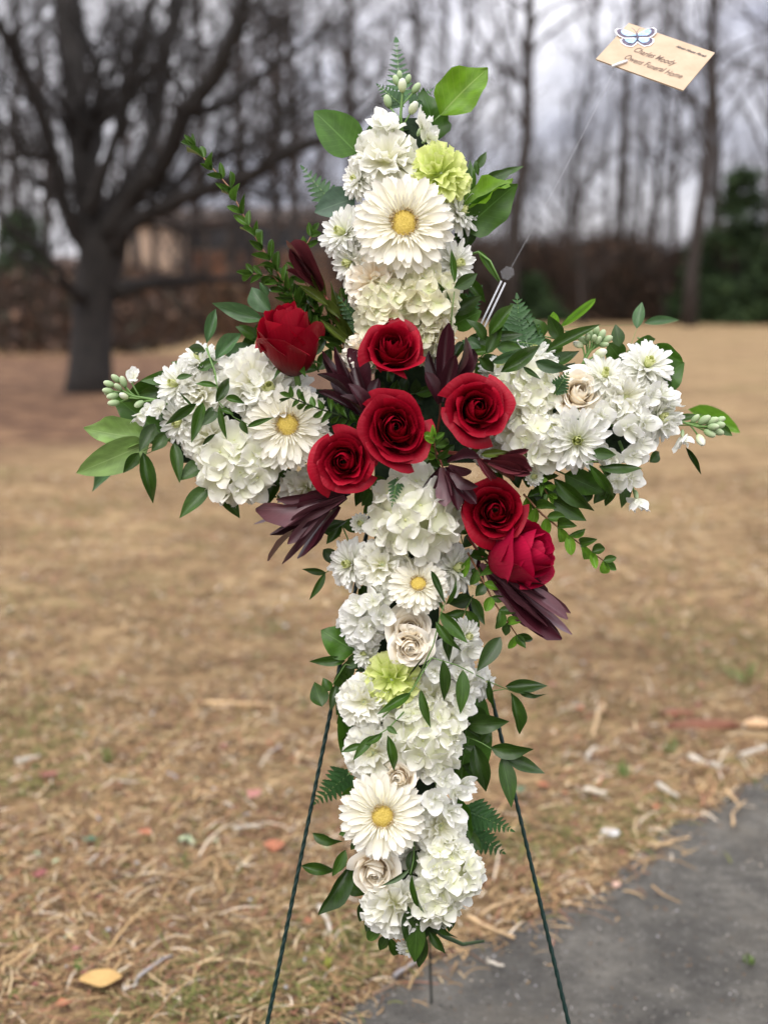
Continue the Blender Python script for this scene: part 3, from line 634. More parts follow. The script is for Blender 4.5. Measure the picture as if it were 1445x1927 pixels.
def fallen(px, py, size_px, kind, label, group='leaves fallen on the dead grass', tilt=.25):
    p = onground(px, py, .016); d = (p - C0).dot(FW); s = size_px / FPX * d
    g = random.Random(int(px * 7 + py)); M = Matrix.Translation(p) @ Matrix.Rotation(g.uniform(0, 6.28), 4, 'Z') @ Matrix.Rotation(g.uniform(-tilt, tilt), 4, 'X') @ Matrix.Scale(s, 4)
    o = part('fallen_leaf', LMM[kind][g.randrange(2)], M); tag(o, label, 'leaf', group); return o
def yellow():
    p = onground(190, 1866, .022); d = (p - C0).dot(FW); s = 78 / FPX * d
    def fn(u, v): 
        w = .40 * max(math.sin(PI * min(max(v, .02), .98)), .05) ** .55
        return (u * w * (1 - .1 * math.sin(v * 7)), v - .5, .20 * math.sin(PI * v) * (1 - u * u) + .02 * math.sin(9 * v))
    M = Matrix.Translation(p) @ Matrix.Rotation(-1.45, 4, 'Z') @ Matrix.Scale(s, 4)
    o = part('fallen_leaf', grid('yellow_leaf', fn, 6, 12, LM['yellow']), M); tag(o, 'large domed yellow leaf lying on the grass in the bottom left corner', 'leaf')
yellow()
for a in [(122, 1908, 34, 'orange', 'orange leaf lying just below the large yellow leaf'), (515, 1606, 46, 'orange', 'curled orange brown leaf close left of the left easel leg'), (480, 1508, 36, 'pink', 'pinkish leaf above the curled orange leaf by the easel leg'),
          (90, 1474, 40, 'red', 'dark red leaf on the grass near the left edge'), (272, 1582, 30, 'orange', 'small orange leaf in the middle of the left lawn'), (1088, 1345, 28, 'orange', 'orange leaf beside the upright tan stick right of the easel'),
          (1022, 1492, 30, 'orange', 'orange leaf right of the right easel leg'), (345, 1595, 24, 'green', 'pale green leaf scrap in the middle of the left lawn'), (170, 1596, 30, 'dgreen', 'green leaf left of the small orange leaf'),
          (352, 1596, 34, 'green', 'rounded pale green leaf beside the leaf scrap'), (78, 1660, 30, 'red', 'reddish leaf between the dark red and yellow leaves'), (978, 1500, 26, 'dgreen', 'bluish green leaf touching the right easel leg')]: fallen(*a)
g = random.Random(77)
for k in range(110):
    y = 700 + 1220 * g.random() ** .75; x = g.uniform(-10, 1455)
    p = gp(x, y)
    if p.y < edge_y(p.x) + .02: continue
    kind = g.choice(['orange', 'red', 'pink', 'brown', 'brown', 'red', 'orange', 'green'])
    fallen(x, y, g.uniform(9, 20) if y > 1100 else g.uniform(8, 14), kind, {'orange': 'small orange fallen leaf scrap on the dead grass', 'red': 'small dark red fallen leaf on the dead grass', 'pink': 'small pinkish fallen leaf on the dead grass', 'brown': 'small brown fallen leaf on the dead grass', 'green': 'small pale green leaf scrap on the dead grass'}[kind], 'small leaves scattered over the lawn', .5)
# sticks, chips, stones
M_st = {'tan': cm('tan_stick', (.48, .33, .17)), 'pale': cm('bleached_stick', (.50, .45, .36)), 'brown': cm('brown_stick', (.24, .15, .09)), 'grey': cm('grey_stick', (.30, .28, .27))}
M_chipr = rough_mat('red_bark', (.07, .028, .018), (.30, .12, .065), 55, .9, 1., .012, 8, (.16, .06, .035), stretch=(1, 5, 1))
M_chipt = rough_mat('tan_wood', (.42, .26, .13), (.62, .42, .24), 30, .8, .4, .003, 5, stretch=(1, 6, 1))
def stick(x0, y0, x1, y1, rpx, kind, label, name='stick', cat='stick', group=None, bend=.08, lift=.014):
    a, b = onground(x0, y0, lift), onground(x1, y1, lift); d = (a - C0).dot(FW); r = rpx * .8 / FPX * d
    g = random.Random(int(x0 + y0)); mb = MB(); L = (b - a).length; side = Vector((-(b - a).y, (b - a).x, 0)).normalized(); n = 6; bb = g.uniform(-bend, bend)
    pts = [a.lerp(b, i / n) + side * L * (bb * math.sin(PI * i / n) + g.uniform(-.012, .012)) + Vector((0, 0, g.uniform(0, .003))) - a for i in range(n + 1)]
    mb.tube(pts, [r * (1 - .4 * i / n) * g.uniform(.85, 1.15) for i in range(n + 1)], 6)
    o = part(name, mb.mesh(name, M_st[kind]), Matrix.Translation(a)); tag(o, label, cat, group)
stick(385, 1333, 520, 1337, 7, 'tan', 'long tan stick lying level left of the upper easel leg')
stick(1134, 1338, 1118, 1400, 7, 'tan', 'short tan stick pointing away from the camera on the right lawn')
stick(600, 1722, 622, 1772, 7, 'pale', 'bleached stick just right of the left easel leg')
stick(255, 1866, 325, 1815, 5, 'grey', 'curved grey twig right of the yellow leaf')
stick(232, 1880, 258, 1872, 5, 'pale', 'short pale chip between the yellow leaf and the grey twig')
stick(30, 1445, 75, 1436, 8, 'pale', 'bleached stick near the left edge above the dark red leaf')
stick(440, 1575, 495, 1568, 6, 'pale', 'pale stick left of the curled orange leaf')
stick(372, 1506, 416, 1503, 5, 'tan', 'thin tan stick above the pale one on the left lawn')
stick(1298, 1438, 1358, 1456, 9, 'pale', 'bleached forked stick above the asphalt corner')
stick(1238, 1488, 1275, 1512, 7, 'pale', 'pale stick pointing down to the asphalt edge')
stick(1098, 1500, 1140, 1506, 9, 'pale', 'pale chunk of wood in the middle of the right lawn')
stick(1362, 1500, 1388, 1526, 5, 'tan', 'small orange tan stick at the asphalt edge on the right')
stick(880, 1742, 968, 1783, 7, 'tan', 'tan twig reaching over the asphalt behind the right leg')
stick(905, 1738, 990, 1705, 6, 'tan', 'tan twig along the asphalt edge by the right leg')
stick(917, 1828, 948, 1836, 5, 'pale', 'small pale stick on the asphalt left of the right leg')
stick(742, 1855, 787, 1826, 6, 'grey', 'grey stick by the foot of the rear easel leg')
stick(1230, 1610, 1296, 1590, 5, 'tan', 'curled tan straw lying out over the asphalt edge')
stick(1380, 1570, 1402, 1520, 4, 'tan', 'thin straw bent over the asphalt at the right')
stick(1105, 1440, 1120, 1418, 7, 'pale', 'short white curl of bark right of the easel')
stick(1395, 1435, 1440, 1418, 9, 'pale', 'bleached root piece at the right edge')
stick(700, 1895, 745, 1868, 4, 'brown', 'brown twig near the asphalt left of the rear leg')
for k in range(60):
    x, y = g.uniform(-10, 1450), 1250 + 660 * g.random() ** .8; p = gp(x, y)
    if p.y < edge_y(p.x): continue
    a = g.uniform(0, PI); L = g.uniform(14, 45); kd = g.choice(['tan', 'pale', 'brown', 'tan', 'grey'])
    stick(x, y, x + L * math.cos(a), y + L * math.sin(a) * .5, g.uniform(1.6, 3.4), kd, {'tan': 'small tan twig on the dead grass', 'pale': 'small bleached twig on the dead grass', 'brown': 'small brown twig on the dead grass', 'grey': 'small grey twig on the dead grass'}[kd], group='small twigs scattered over the lawn', bend=.2, lift=.018)
def chunk(px, py, wpx, hpx, mat, name, label, cat, rz=0, seed=1, group=None, zs=.5):
    p = onground(px, py, .004); d = (p - C0).dot(FW); w = wpx / FPX * d; h = hpx / FPX * d
    def fn(u, v):
        th = u * PI; ph = v * PI
        x, y, z = math.sin(ph) * math.cos(th), -math.cos(ph), math.sin(ph) * math.sin(th)
        q = 1 + .28 * mnoise.noise((x * 2 + seed, y * 2, z * 2)) + .1 * mnoise.noise((x * 6, y * 6 + seed, z * 6))
        return (x * h * .9 * q, y * w / 2 * q, max(z * h * zs * q + h * zs * .7, 0))
    o = part(name, grid(name, fn, 12, 9, mat), Matrix.Translation(p) @ Matrix.Rotation(rz, 4, 'Z')); tag(o, label, cat, group)
chunk(1322, 1378, 150, 24, M_chipr, 'bark_piece', 'long rust red piece of bark on the right lawn', 'bark', 1.75, 3)
chunk(1275, 1352, 60, 18, M_chipr, 'bark_piece', 'small dark red bark flake at the left end of the long bark', 'bark', 1.4, 9)
chunk(1425, 1372, 56, 20, M_chipt, 'wood_chip', 'tan block of wood at the right edge beyond the bark', 'wood chip', 1.6, 5)
chunk(1148, 1578, 36, 15, cm('white_stone', (.62, .60, .57)), 'stone', 'white stone on the grass edge above the asphalt', 'stone', 1.2, 2)
chunk(1159, 1673, 18, 10, cm('pinkish_stone', (.55, .36, .27)), 'stone', 'round pinkish stone at the asphalt edge', 'stone', 0, 6)
M_pebs = [cm('pale_pebble', (.42, .40, .37)), cm('grey_pebble', (.35, .34, .33)), cm('tan_pebble', (.52, .45, .34))]
PB = []
for i, m_ in enumerate(M_pebs):
    mb = MB(); mb.ell((0, 0, .3), (.5, .42, .33), None, 7, 4); PB.append(mb.mesh('pebble', m_))
for k in range(95):
    asph = k % 3 != 0
    for _ in range(60):
        x, y = g.uniform(0, 1445), g.uniform(1150, 1925); p = onground(x, y, .003); 
        if (p.y < edge_y(p.x)) == asph: break
    if not asph: p.z = .014
    d = (p - C0).dot(FW); s = g.uniform(4, 9) * (.8 if asph else 1.3) / FPX * d; i = g.choice([0, 0, 1, 2])
    o = part('pebble', PB[i], Matrix.Translation(p) @ Matrix.Rotation(g.uniform(0, 6), 4, 'Z') @ Matrix.Scale(s, 4))
    tag(o, ['pale', 'grey', 'tan'][i] + (' pebble lying on the dark asphalt' if asph else ' pebble lying in the dead grass'), 'pebble', 'pebbles on the asphalt' if asph else 'pebbles in the grass')
M_weed = cm('weed_leaf', (.13, .20, .045)); M_weedy = cm('yellow_weed', (.34, .36, .06))
def weed(px, py, size, label, n=8, mat=None, fine=False):
    p = onground(px, py, .006); d = (p - C0).dot(FW); s = size * .72 / FPX * d; g = random.Random(int(px))
    root = empty('weed', p, label, 'weed')
    me = grid('weed_leaf', lambda u, v: (u * (.05 if fine else .17) * math.sin(PI * min(.97, max(v, .03))) ** .8, v, .25 * v * v), 2, 5, mat or M_weed)
    for k in range(n):
        M = Matrix.Translation((g.uniform(-.2, .2) * s, g.uniform(-.2, .2) * s, 0)) @ Matrix.Rotation(g.uniform(0, 6.28), 4, 'Z') @ Matrix.Rotation(g.uniform(.2, 1.2), 4, 'X') @ Matrix.Scale(s * g.uniform(.35, .75), 4)
        part('leaf', me, M, root)
weed(1411, 1822, 50, 'small bright green weed growing in the asphalt')
weed(150, 1838, 60, 'small green weed just above the large yellow leaf', 9)
weed(615, 1835, 60, 'yellowish green weed near the foot of the left easel leg', 10, M_weedy)
weed(1018, 1692, 70, 'mossy yellow green tuft at the asphalt edge beside the right leg', 16, M_weedy, True)
weed(1170, 1470, 80, 'green grass tuft on the lawn above the asphalt edge', 18, M_weed, True)
weed(205, 1440, 70, 'thin green grass tuft left of centre on the lawn', 12, M_weed, True)
weed(345, 1640, 70, 'sparse green grass tuft on the lower left lawn', 14, M_weed, True)
weed(1260, 1420, 80, 'green grass tuft near the red bark', 14, M_weed, True)
weed(1405, 1290, 110, 'low green weed patch at the right edge above the tan wood block', 18, M_weed, True)

# ------------------------------------------------------------ the easel and the foam cross
def easel():
    apex = P(765, 625, -7); root = empty('wire_easel', Matrix.Translation(gp(812, 1892)), 'dark green wire easel on three thin legs holding the flower cross', 'easel')
    inv = root.matrix_basis.inverted()
    def down(x0, y0, x1, y1, t):
        a, b = P(x0, y0, t), P(x1, y1, t); k = a.z / (a.z - b.z); return a, a + (b - a) * k
    rope = []
    for (x0, y0, x1, y1) in ((765, 633, 503, 1927), (765, 633, 1070, 1927)):
        a, b = down(x0, y0, x1, y1, -5); n = 420; r = .0018; mb = MB(); ax = (b - a).normalized(); o1 = ax.orthogonal().normalized(); o2 = ax.cross(o1)
        sag = (Vector((0, 0, 0)))
        for ph in (0, PI):
            pts = [a.lerp(b, i / n) + (o1 * math.cos(i * .62 + ph) + o2 * math.sin(i * .62 + ph)) * r * .36 for i in range(n + 1)]
            mb.tube([inv @ p for p in pts], r, 6)
        part('leg', mb.mesh('leg', M_wire), None, root)
    mb = MB(); f = gp(812, 1892); mb.tube([inv @ apex.lerp(f, i / 6) for i in range(7)], .0019, 8); part('leg', mb.mesh('leg', M_wire), None, root)
    mb = MB(); mb.tube([inv @ P(*q) for q in ((690, 1000, -5), (730, 1012, -4.6), (800, 1012, -4.6), (852, 1000, -5))], .0019, 7); part('crossbar', mb.mesh('crossbar', M_wire), None, root)
    mb = MB(); mb.tube([inv @ P(*q) for q in ((752, 690, -5), (760, 640, -6), (768, 600, -5), (776, 640, -4.4), (780, 690, -5))], .0019, 7); part('hook', mb.mesh('hook', M_wire), None, root)
easel()
def foam():
    root = empty('foam_cross', P(765, 800, -4), 'dark green foam cross hidden beneath the flowers and leaves', 'foam cross')
    inv = root.matrix_basis.inverted(); BB = B3.to_4x4()
    for (x0, y0, x1, y1) in ((705, 230, 825, 1745), (330, 735, 704, 870), (826, 735, 1215, 870)):
        a, b = P(x0, y0, -3.2), P(x1, y1, -3.2); c = (a + b) / 2; w = abs((b - a).dot(RI)) / 2; h = abs((b - a).dot(UP)) / 2
        mb = MB(); mb.box(inv @ Matrix.Translation(c) @ BB, w, h, .017); part('foam_block', mb.mesh('foam_block', M_foam, False), None, root)
foam()

# ------------------------------------------------------------ leaf meshes
def blade_mesh(name, mat, prof, nu=4, nv=9, fold=.18, arch=.12, wav=0., twist=0.):
    def fn(u, v):
        w = .5 * prof(v); x = u * w; z = fold * abs(u) * w * 1.0 + arch * (math.sin(PI * v * .9) - v * .3) * .35 + wav * math.sin(v * 13) * u * u * .05
        a = twist * v; return (x * math.cos(a) - z * 0, v, z + x * math.sin(a))
    return grid(name, fn, nu, nv, mat)
lance = lambda v: max(.02, math.sin(PI * min(1, v ** .85)) ** .9 * (1 - .25 * v)) * 1.12
ovate = lambda v: max(.02, (math.sin(PI * v ** .72)) ** .72 * (1 - .05 * v))
round_ = lambda v: max(.03, math.sin(PI * v ** .9) ** .6)
bractp = lambda v: (.30 + .70 * min(1, v / .6) ** .9) * math.sqrt(max(.008, 1 - v ** 4.5))
def variants(name, mat, prof, k=3, **kw):
    return [blade_mesh(name, mat, prof, fold=kw.get('fold', .2) * (1 + .5 * i), arch=(.15, -.22, .4)[i % 3] * kw.get('a', 1), wav=kw.get('wav', .3) * i, twist=(0, .35, -.4)[i % 3] * kw.get('tw', 1)) for i in range(k)]
LV = {'rus': variants('ruscus_leaf', M_rus, lance), 'rusl': variants('ruscus_leaf', M_rusl, lance), 'sal': variants('salal_leaf', M_sal, ovate, wav=1.2, a=.6, tw=.4), 'salb': variants('salal_leaf', M_salb, ovate, wav=1.0, a=.5, tw=.3),
      'salg': variants('salal_leaf', M_salg, ovate, wav=.8, a=.5, tw=.3), 'sall': variants('salal_leaf', M_sall, ovate, wav=1.5, a=.6, tw=.5), 'myr': variants('myrtle_leaf', M_myr, ovate, fold=.5), 'myrb': variants('myrtle_leaf', M_myrb, round_, fold=.4),
      'burg': variants('bract', M_burg, bractp, fold=.3, a=1.2, tw=.7), 'plum': variants('bract', M_burg2, bractp, fold=.12, a=1.1, tw=.9), 'budl': variants('bract', M_budl, bractp, fold=.8, a=.8), 'olive': variants('leaf', M_olive, lance, fold=.4)}
lrnd = random.Random(3)
def leafM(a, b, w, n=None, roll=0.):
    y = b - a; L = y.length; y = y / L; n = n or -FW; z = (n - y * n.dot(y)).normalized()
    if roll: z.rotate(Quaternion(y, roll))
    x = y.cross(z)
    M = Matrix.Identity(4)
    for i in range(3): M[i][0], M[i][1], M[i][2], M[i][3] = x[i] * w, y[i] * L, z[i] * L, a[i]
    return M
def add_leaf(root, inv, kind, bx, by, tx, ty, w, t=4., dt=None, name='leaf', roll=None):
    dt = lrnd.uniform(-1.2, .9) * (1.8 if kind in ('plum', 'burg') else 1) if dt is None else dt
    a, b = P(bx, by, t), P(tx, ty, t + dt)
    r = lrnd.uniform(-.35, .35) * (2.2 if kind in ('plum', 'burg') else 1) if roll is None else roll
    wm = px2m(w * {'plum': .82, 'burg': .84}.get(kind, 1), t) / max(math.cos(r), .5)
    part(name, lrnd.choice(LV[kind]), inv @ leafM(a, b, wm, None, r), root)
def spray(name, cat, label, kind, leaves, stem=None, t=4., sm=None, sr=1.6, group=None, kinds=None, pname='leaf'):
    """leaves: (bx,by,tx,ty,w[,t]) in picture units on the cross; stem: [(x,y,t)]"""
    o = stem[0] if stem else (leaves[0][0], leaves[0][1], t)
    root = empty(name, P(*o), label, cat, group); inv = root.matrix_basis.inverted()
    if stem:
        mb = MB(); r = px2m(sr)
        pts = [P(*q) for q in stem]; mb.tube([inv @ p for p in pts], [r * (1 - .5 * i / (len(pts) - 1)) for i in range(len(pts))], 6)
        part('stem', mb.mesh('stem', sm or M_stem), None, root)
    for i, lf in enumerate(leaves):
        add_leaf(root, inv, kinds[i % len(kinds)] if kinds else kind, *lf[:5], t=lf[5] if len(lf) > 5 else t, name=pname)
        if stem is None: continue
    return root
def auto_leaves(stem, n, L, w, ang=50, seed=0, start=.1, tip=True, pair=True, shrink=.4):
    g = random.Random(seed); out = []; seg = []; tot = 0
    for a, b in zip(stem[:-1], stem[1:]): l = math.hypot(b[0] - a[0], b[1] - a[1]); seg.append((tot, l, a, b)); tot += l
    for i in range(n):
        f = start + (1 - start) * (i + (0 if pair else g.uniform(-.2, .2))) / max(n - 1, 1); f = min(max(f, 0), .999); s = f * tot
        for (o, l, a, b) in seg:
            if o <= s <= o + l + 1e-6: break
        q = (s - o) / l; x, y, t = (a[k] + (b[k] - a[k]) * q for k in range(3)); dx, dy = (b[0] - a[0]) / l, (b[1] - a[1]) / l
        for sd in ((-1, 1) if pair else ((-1) ** i,)):
            A = math.radians(ang * g.uniform(.75, 1.2)) * sd; Lq = L * g.uniform(.8, 1.15) * (1 - shrink * f)
            ex, ey = dx * math.cos(A) - dy * math.sin(A), dx * math.sin(A) + dy * math.cos(A)
            out.append((x, y, x + ex * Lq, y + ey * Lq, w * g.uniform(.8, 1.15) * (1 - shrink * .6 * f), t + g.uniform(-.2, .5)))
    if tip: x, y, t = stem[-1]; out.append((x, y, x + dx * L * .8, y + dy * L * .8, w * .8, t))
    return out
RG = 'ruscus sprigs tucked into the cross'; SG = 'broad salal leaves of the cross'
def rus(label, leaves, stem=None, t=4., kinds=('rus',), **kw): return spray('ruscus_sprig', 'foliage', label, None, leaves, stem, t, group=RG, kinds=kinds, **kw)
def salal(label, bx, by, tx, ty, w, t, kind='sal', roll=None, dt=None):
    root = empty('salal_leaf', P(bx, by, t), label, 'leaf', SG); inv = root.matrix_basis.inverted()
    add_leaf(root, inv, kind, bx, by, tx, ty, w, t, name='blade', roll=roll, dt=dt)
    mb = MB(); dx, dy = bx - tx, by - ty; L = math.hypot(dx, dy); mb.tube([inv @ P(bx, by, t), inv @ P(bx + dx / L * 30, by + dy / L * 30, t - 1.5)], px2m(1.8), 6); part('petiole', mb.mesh('petiole', M_stem), None, root)
# top
salal('dark green salal leaf pointing up left at the top of the cross', 672, 288, 591, 208, 84, 1, 'sal', .1, .5)
salal('bright yellow green salal leaf pointing up right at the top of the cross', 828, 216, 918, 128, 84, 1, 'salb', -.1, .3)
salal('muted green salal leaf upright behind the top white carnation', 818, 268, 794, 166, 62, -.5, 'sal', .4, 0)
salal('grey green salal leaf pointing left beside the upper gerbera', 668, 372, 592, 399, 62, -.5, 'salg', .1, 0)
salal('large folded salal leaf pointing right beside the upper gerbera', 872, 434, 973, 345, 62, 0, 'sal', .5, 1)
salal('lighter half of the folded salal leaf right of the upper gerbera', 876, 400, 966, 338, 38, .8, 'salb', -.6, 0)
rus('small dark sprig behind the green carnation at the top right', [(883, 372, 884, 300, 22, 0), (905, 345, 966, 318, 24, 0), (900, 330, 895, 300, 10, -3), (930, 330, 985, 312, 14, -8), (895, 318, 915, 285, 16, -6), (872, 470, 885, 380, 34, -1), (880, 470, 868, 400, 34, -1.5)], [(880, 420, -1), (895, 370, -1), (910, 342, -1)], 0)
rus('single ruscus leaves lying over the mum right of the upper gerbera', [(854, 542, 898, 514, 26), (849, 570, 812, 520, 15), (855, 532, 849, 468, 11), (851, 590, 906, 556, 26, 1)], [(846, 640, 3), (850, 590, 4.5), (856, 540, 5)], 5)
rus('curly green tendril leaf right of the upper cream hydrangea', [(900, 470, 938, 530, 14)], [(880, 480, -1), (900, 474, 0), (922, 490, 1), (941, 528, 1)], 0, sr=3)
salal('dark salal leaf behind the dark red bracts right of centre', 852, 612, 906, 585, 50, 0, 'sal')
# right shoulder
rus('ruscus sprig of many leaves above the right arm hydrangea', [(920, 632, 966, 572, 24), (925, 633, 985, 629, 20), (923, 682, 982, 655, 20), (942, 700, 1016, 650, 32, 5), (936, 652, 982, 655, 22), (1007, 680, 1075, 693, 27, 5), (984, 690, 1018, 714, 10, 5.5), (912, 640, 876, 600, 26), (905, 655, 870, 640, 26), (915, 664, 945, 612, 24), (900, 672, 928, 700, 20)], [(880, 700, 1), (915, 660, 3), (950, 640, 3.4), (1010, 648, 2)], 3.5, ('rus', 'rus', 'rusl'))
rus('long arching ruscus sprig leading over the right arm', [(1026, 662, 1130, 610, 22, 1), (1034, 686, 1090, 660, 28, 1), (1165, 652, 1158, 610, 26, 0), (1145, 645, 1172, 684, 42, -1), (1040, 655, 1010, 640, 22, 0), (1090, 640, 1060, 622, 16, 0)], [(985, 690, 1), (1040, 656, 1), (1100, 632, 0), (1150, 640, -1)], 1)
rus('thin sprig ending in one upright leaf above the right arm', [(1198, 618, 1208, 568, 22, -2)], [(1165, 700, -1), (1185, 655, -2), (1198, 618, -2)], -2, ('rusl',), sr=.7)
rus('out-of-focus sprig reaching back above the right arm', [(1053, 616, 1120, 562, 16, -16), (1038, 617, 1041, 586, 18, -3), (1212, 608, 1278, 602, 18, -18)], [(1030, 690, -2), (1038, 620, -3), (1053, 616, -14), (1212, 610, -18)], -10, ('myrb', 'myrb', 'rusl'), sr=.6)
salal('broad salal leaf at the upper right end of the right arm', 1222, 728, 1287, 682, 66, -1, 'sal', .1, 0)
salal('smaller salal leaf above the broad one on the right arm', 1226, 650, 1286, 684, 36, -1.6, 'sal', .5, 0)
rus('dark leaves around the right tip stock buds', [(1270, 790, 1320, 780, 16), (1352, 800, 1378, 820, 16), (1290, 842, 1319, 893, 10), (1322, 788, 1345, 786, 10), (1222, 870, 1240, 850, 22)], [(1230, 800, 0), (1290, 800, 0), (1350, 802, -1)], 0)
rus('blurred bright leaf far behind the right tip buds', [(1295, 770, 1392, 814, 40, -20)], [(1240, 780, -6), (1295, 770, -20)], -20, ('myrb',), sr=.6)
rus('dark ruscus leaves crossing below the right arm mum', [(1112, 852, 1159, 856, 24, 5), (1127, 879, 1208, 881, 16, 5), (1107, 873, 1155, 936, 20, 4.5), (1076, 800, 1088, 768, 15, 5)], [(1060, 880, 2), (1100, 870, 4.5), (1125, 868, 5)], 5)
salal('salal leaf hanging below the large mum of the right arm', 1062, 892, 1134, 926, 48, 1, 'sal', .1, 0)
rus('long dark leaves pointing down right below the right arm', [(1042, 900, 1118, 961, 34, 1.5), (1036, 938, 1103, 980, 36, .5), (1006, 916, 1032, 952, 22, 2), (1020, 905, 1060, 950, 26, 0), (1000, 920, 1005, 960, 20, 1)], [(985, 880, 1), (1015, 905, 1.2), (1045, 930, 1)], 1)
# left arm
rus('ruscus sprig with narrow leaves crossing the white mums of the left arm', [(370, 759, 311, 799, 19), (382, 757, 360, 833, 24), (406, 757, 431, 711, 22), (424, 749, 461, 759, 13), (413, 761, 427, 827, 13), (410, 727, 367, 722, 13), (365, 765, 334, 734, 7), (410, 775, 379, 802, 20), (453, 790, 467, 817, 14), (406, 816, 381, 838, 9), (465, 803, 516, 785, 11), (400, 765, 385, 800, 18), (440, 780, 410, 770, 12)], [(388, 655, 3), (405, 700, 5), (412, 757, 6), (440, 785, 5.6), (470, 800, 5)], 6)
rus('upright ruscus sprig above the left arm', [(406, 676, 454, 627, 28), (389, 646, 406, 581, 22), (387, 660, 355, 654, 22), (398, 672, 388, 700, 20)], [(412, 740, 3), (400, 690, 3), (389, 648, 2.5)], 2.5, ('rusl', 'rusl', 'rus'))
rus('long pointed leaves left of the bud-like red rose', [(495, 602, 399, 570, 32), (512, 588, 474, 540, 34), (482, 632, 443, 614, 24), (476, 652, 418, 682, 34, 0), (500, 560, 488, 530, 20, 0)], [(520, 640, 1), (505, 605, 1), (500, 560, 1)], 1, ('rusl', 'rusl', 'rus'))
rus('dark leaves behind the left arm stock stem', [(332, 712, 362, 706, 12, 4), (350, 696, 322, 681, 20, 0), (334, 700, 264, 716, 24, -.5), (300, 716, 232, 756, 36, -1), (330, 730, 262, 742, 40, -1.2), (336, 790, 276, 760, 34, -.5), (372, 694, 410, 680, 20, 3), (300, 770, 258, 732, 40, -1.6)], [(380, 760, -1), (330, 730, -.6), (290, 722, -.5)], 0)
salal('pale green salal leaf forming the left tip of the cross, upper lobe', 280, 826, 158, 806, 58, 0, 'sall', .25, -1)
salal('pale green salal leaf drooping lowest at the left tip', 282, 832, 144, 890, 64, .6, 'sall', -.2, -1)
salal('dark salal leaf behind the left tip buds', 320, 830, 212, 742, 70, -1.5, 'sal', .1, 0)
rus('drooping ruscus leaves under the left tip', [(292, 797, 262, 850, 28), (269, 851, 288, 947, 28), (327, 833, 338, 909, 24), (386, 869, 338, 904, 32), (310, 815, 285, 850, 24), (262, 852, 232, 890, 22)], [(360, 830, 0), (320, 825, 1), (270, 848, 1)], 1)
rus('blurred grey green leaf hanging behind the left tip', [(224, 864, 174, 925, 30, -9), (248, 868, 226, 888, 18, -2)], [(285, 850, -1), (250, 865, -3), (224, 864, -9)], -9, ('rusl',), sr=.7)
rus('two dark ruscus leaves hanging below the left arm hydrangea', [(396, 913, 338, 975, 32), (408, 913, 451, 975, 30), (500, 940, 470, 915, 22), (517, 880, 567, 912, 20), (520, 905, 500, 955, 26)], [(460, 880, 0), (420, 905, 0), (402, 912, 1)], 1)
# lower arm
rus('small leaves reaching left beside the lower arm top', [(614, 1078, 568, 1071, 15), (612, 1078, 582, 1129, 14), (608, 1034, 642, 1064, 26, -1), (592, 1000, 654, 980, 28, 0), (640, 1010, 590, 980, 20, -1)], [(660, 1050, -2), (635, 1062, -1.5), (613, 1078, -1)], -1)
salal('round salal leaf left of the cream spray rose', 668, 1226, 604, 1186, 66, 0, 'sal', .1, 0)
rus('dark leaves left of the lower green carnation', [(650, 1244, 582, 1245, 20), (687, 1228, 650, 1256, 24), (606, 1330, 592, 1284, 34, 0), (625, 1300, 608, 1276, 20, -1), (640, 1262, 648, 1320, 30, -1), (660, 1240, 640, 1290, 28, -1), (632, 1290, 622, 1338, 20, 0)], [(690, 1260, 0), (650, 1250, .5), (625, 1290, 0)], .5)
rus('ruscus stalk arching over the small gerbera', [(811, 1074, 838, 1138, 15), (838, 1138, 859, 1083, 13), (828, 1151, 879, 1210, 22), (820, 1170, 868, 1225, 20), (848, 1172, 845, 1246, 24, 4.5), (836, 1150, 822, 1120, 8)], [(775, 1300, 4), (815, 1215, 5), (828, 1160, 6), (838, 1132, 6)], 6)
rus('ruscus stalk crossing the lower arm with hanging leaves', [(833, 1242, 835, 1319, 22), (871, 1261, 866, 1344, 27), (792, 1298, 810, 1370, 17), (773, 1305, 709, 1345, 19), (942, 1199, 897, 1264, 32, 4), (800, 1235, 765, 1280, 4, 5)], [(720, 1350, 4), (775, 1300, 5.4), (812, 1238, 5.8), (860, 1252, 5), (920, 1283, 2), (960, 1300, 1)], 5.5)
rus('narrow leaves over the lower arm carnation on the left', [(729, 1384, 741, 1451, 17), (705, 1384, 664, 1432, 18), (683, 1401, 642, 1416, 13), (728, 1368, 748, 1382, 12), (720, 1380, 685, 1402, 12)], [(760, 1340, 4), (730, 1372, 5), (700, 1390, 5)], 5)
rus('ruscus leaf pairs reaching right at the upper right of the lower arm', [(951, 1292, 1030, 1291, 27), (975, 1300, 1028, 1307, 14), (961, 1304, 977, 1382, 21), (920, 1278, 931, 1334, 15)], [(905, 1310, 0), (930, 1300, .5), (958, 1296, 1)], 1)
rus('broad ruscus leaves reaching right over the right easel leg', [(878, 1362, 958, 1358, 40, .5), (923, 1407, 1004, 1410, 36), (951, 1425, 1025, 1456, 29), (944, 1425, 962, 1520, 33), (892, 1401, 914, 1490, 36, .5), (905, 1400, 925, 1372, 20, 0)], [(862, 1380, 0), (905, 1398, 1), (948, 1424, 1)], 1)
salal('large dark salal leaf behind the right side of the lower arm', 858, 1480, 905, 1300, 90, -1.6, 'sal', .1, 0)
salal('dark salal leaf behind the left side of the lower arm', 668, 1440, 645, 1310, 52, -1.4, 'sal', .2, 0)
salal('narrow salal leaf right of the lower stock blossoms', 862, 1500, 886, 1580, 32, -.5, 'sal', .3, 0)
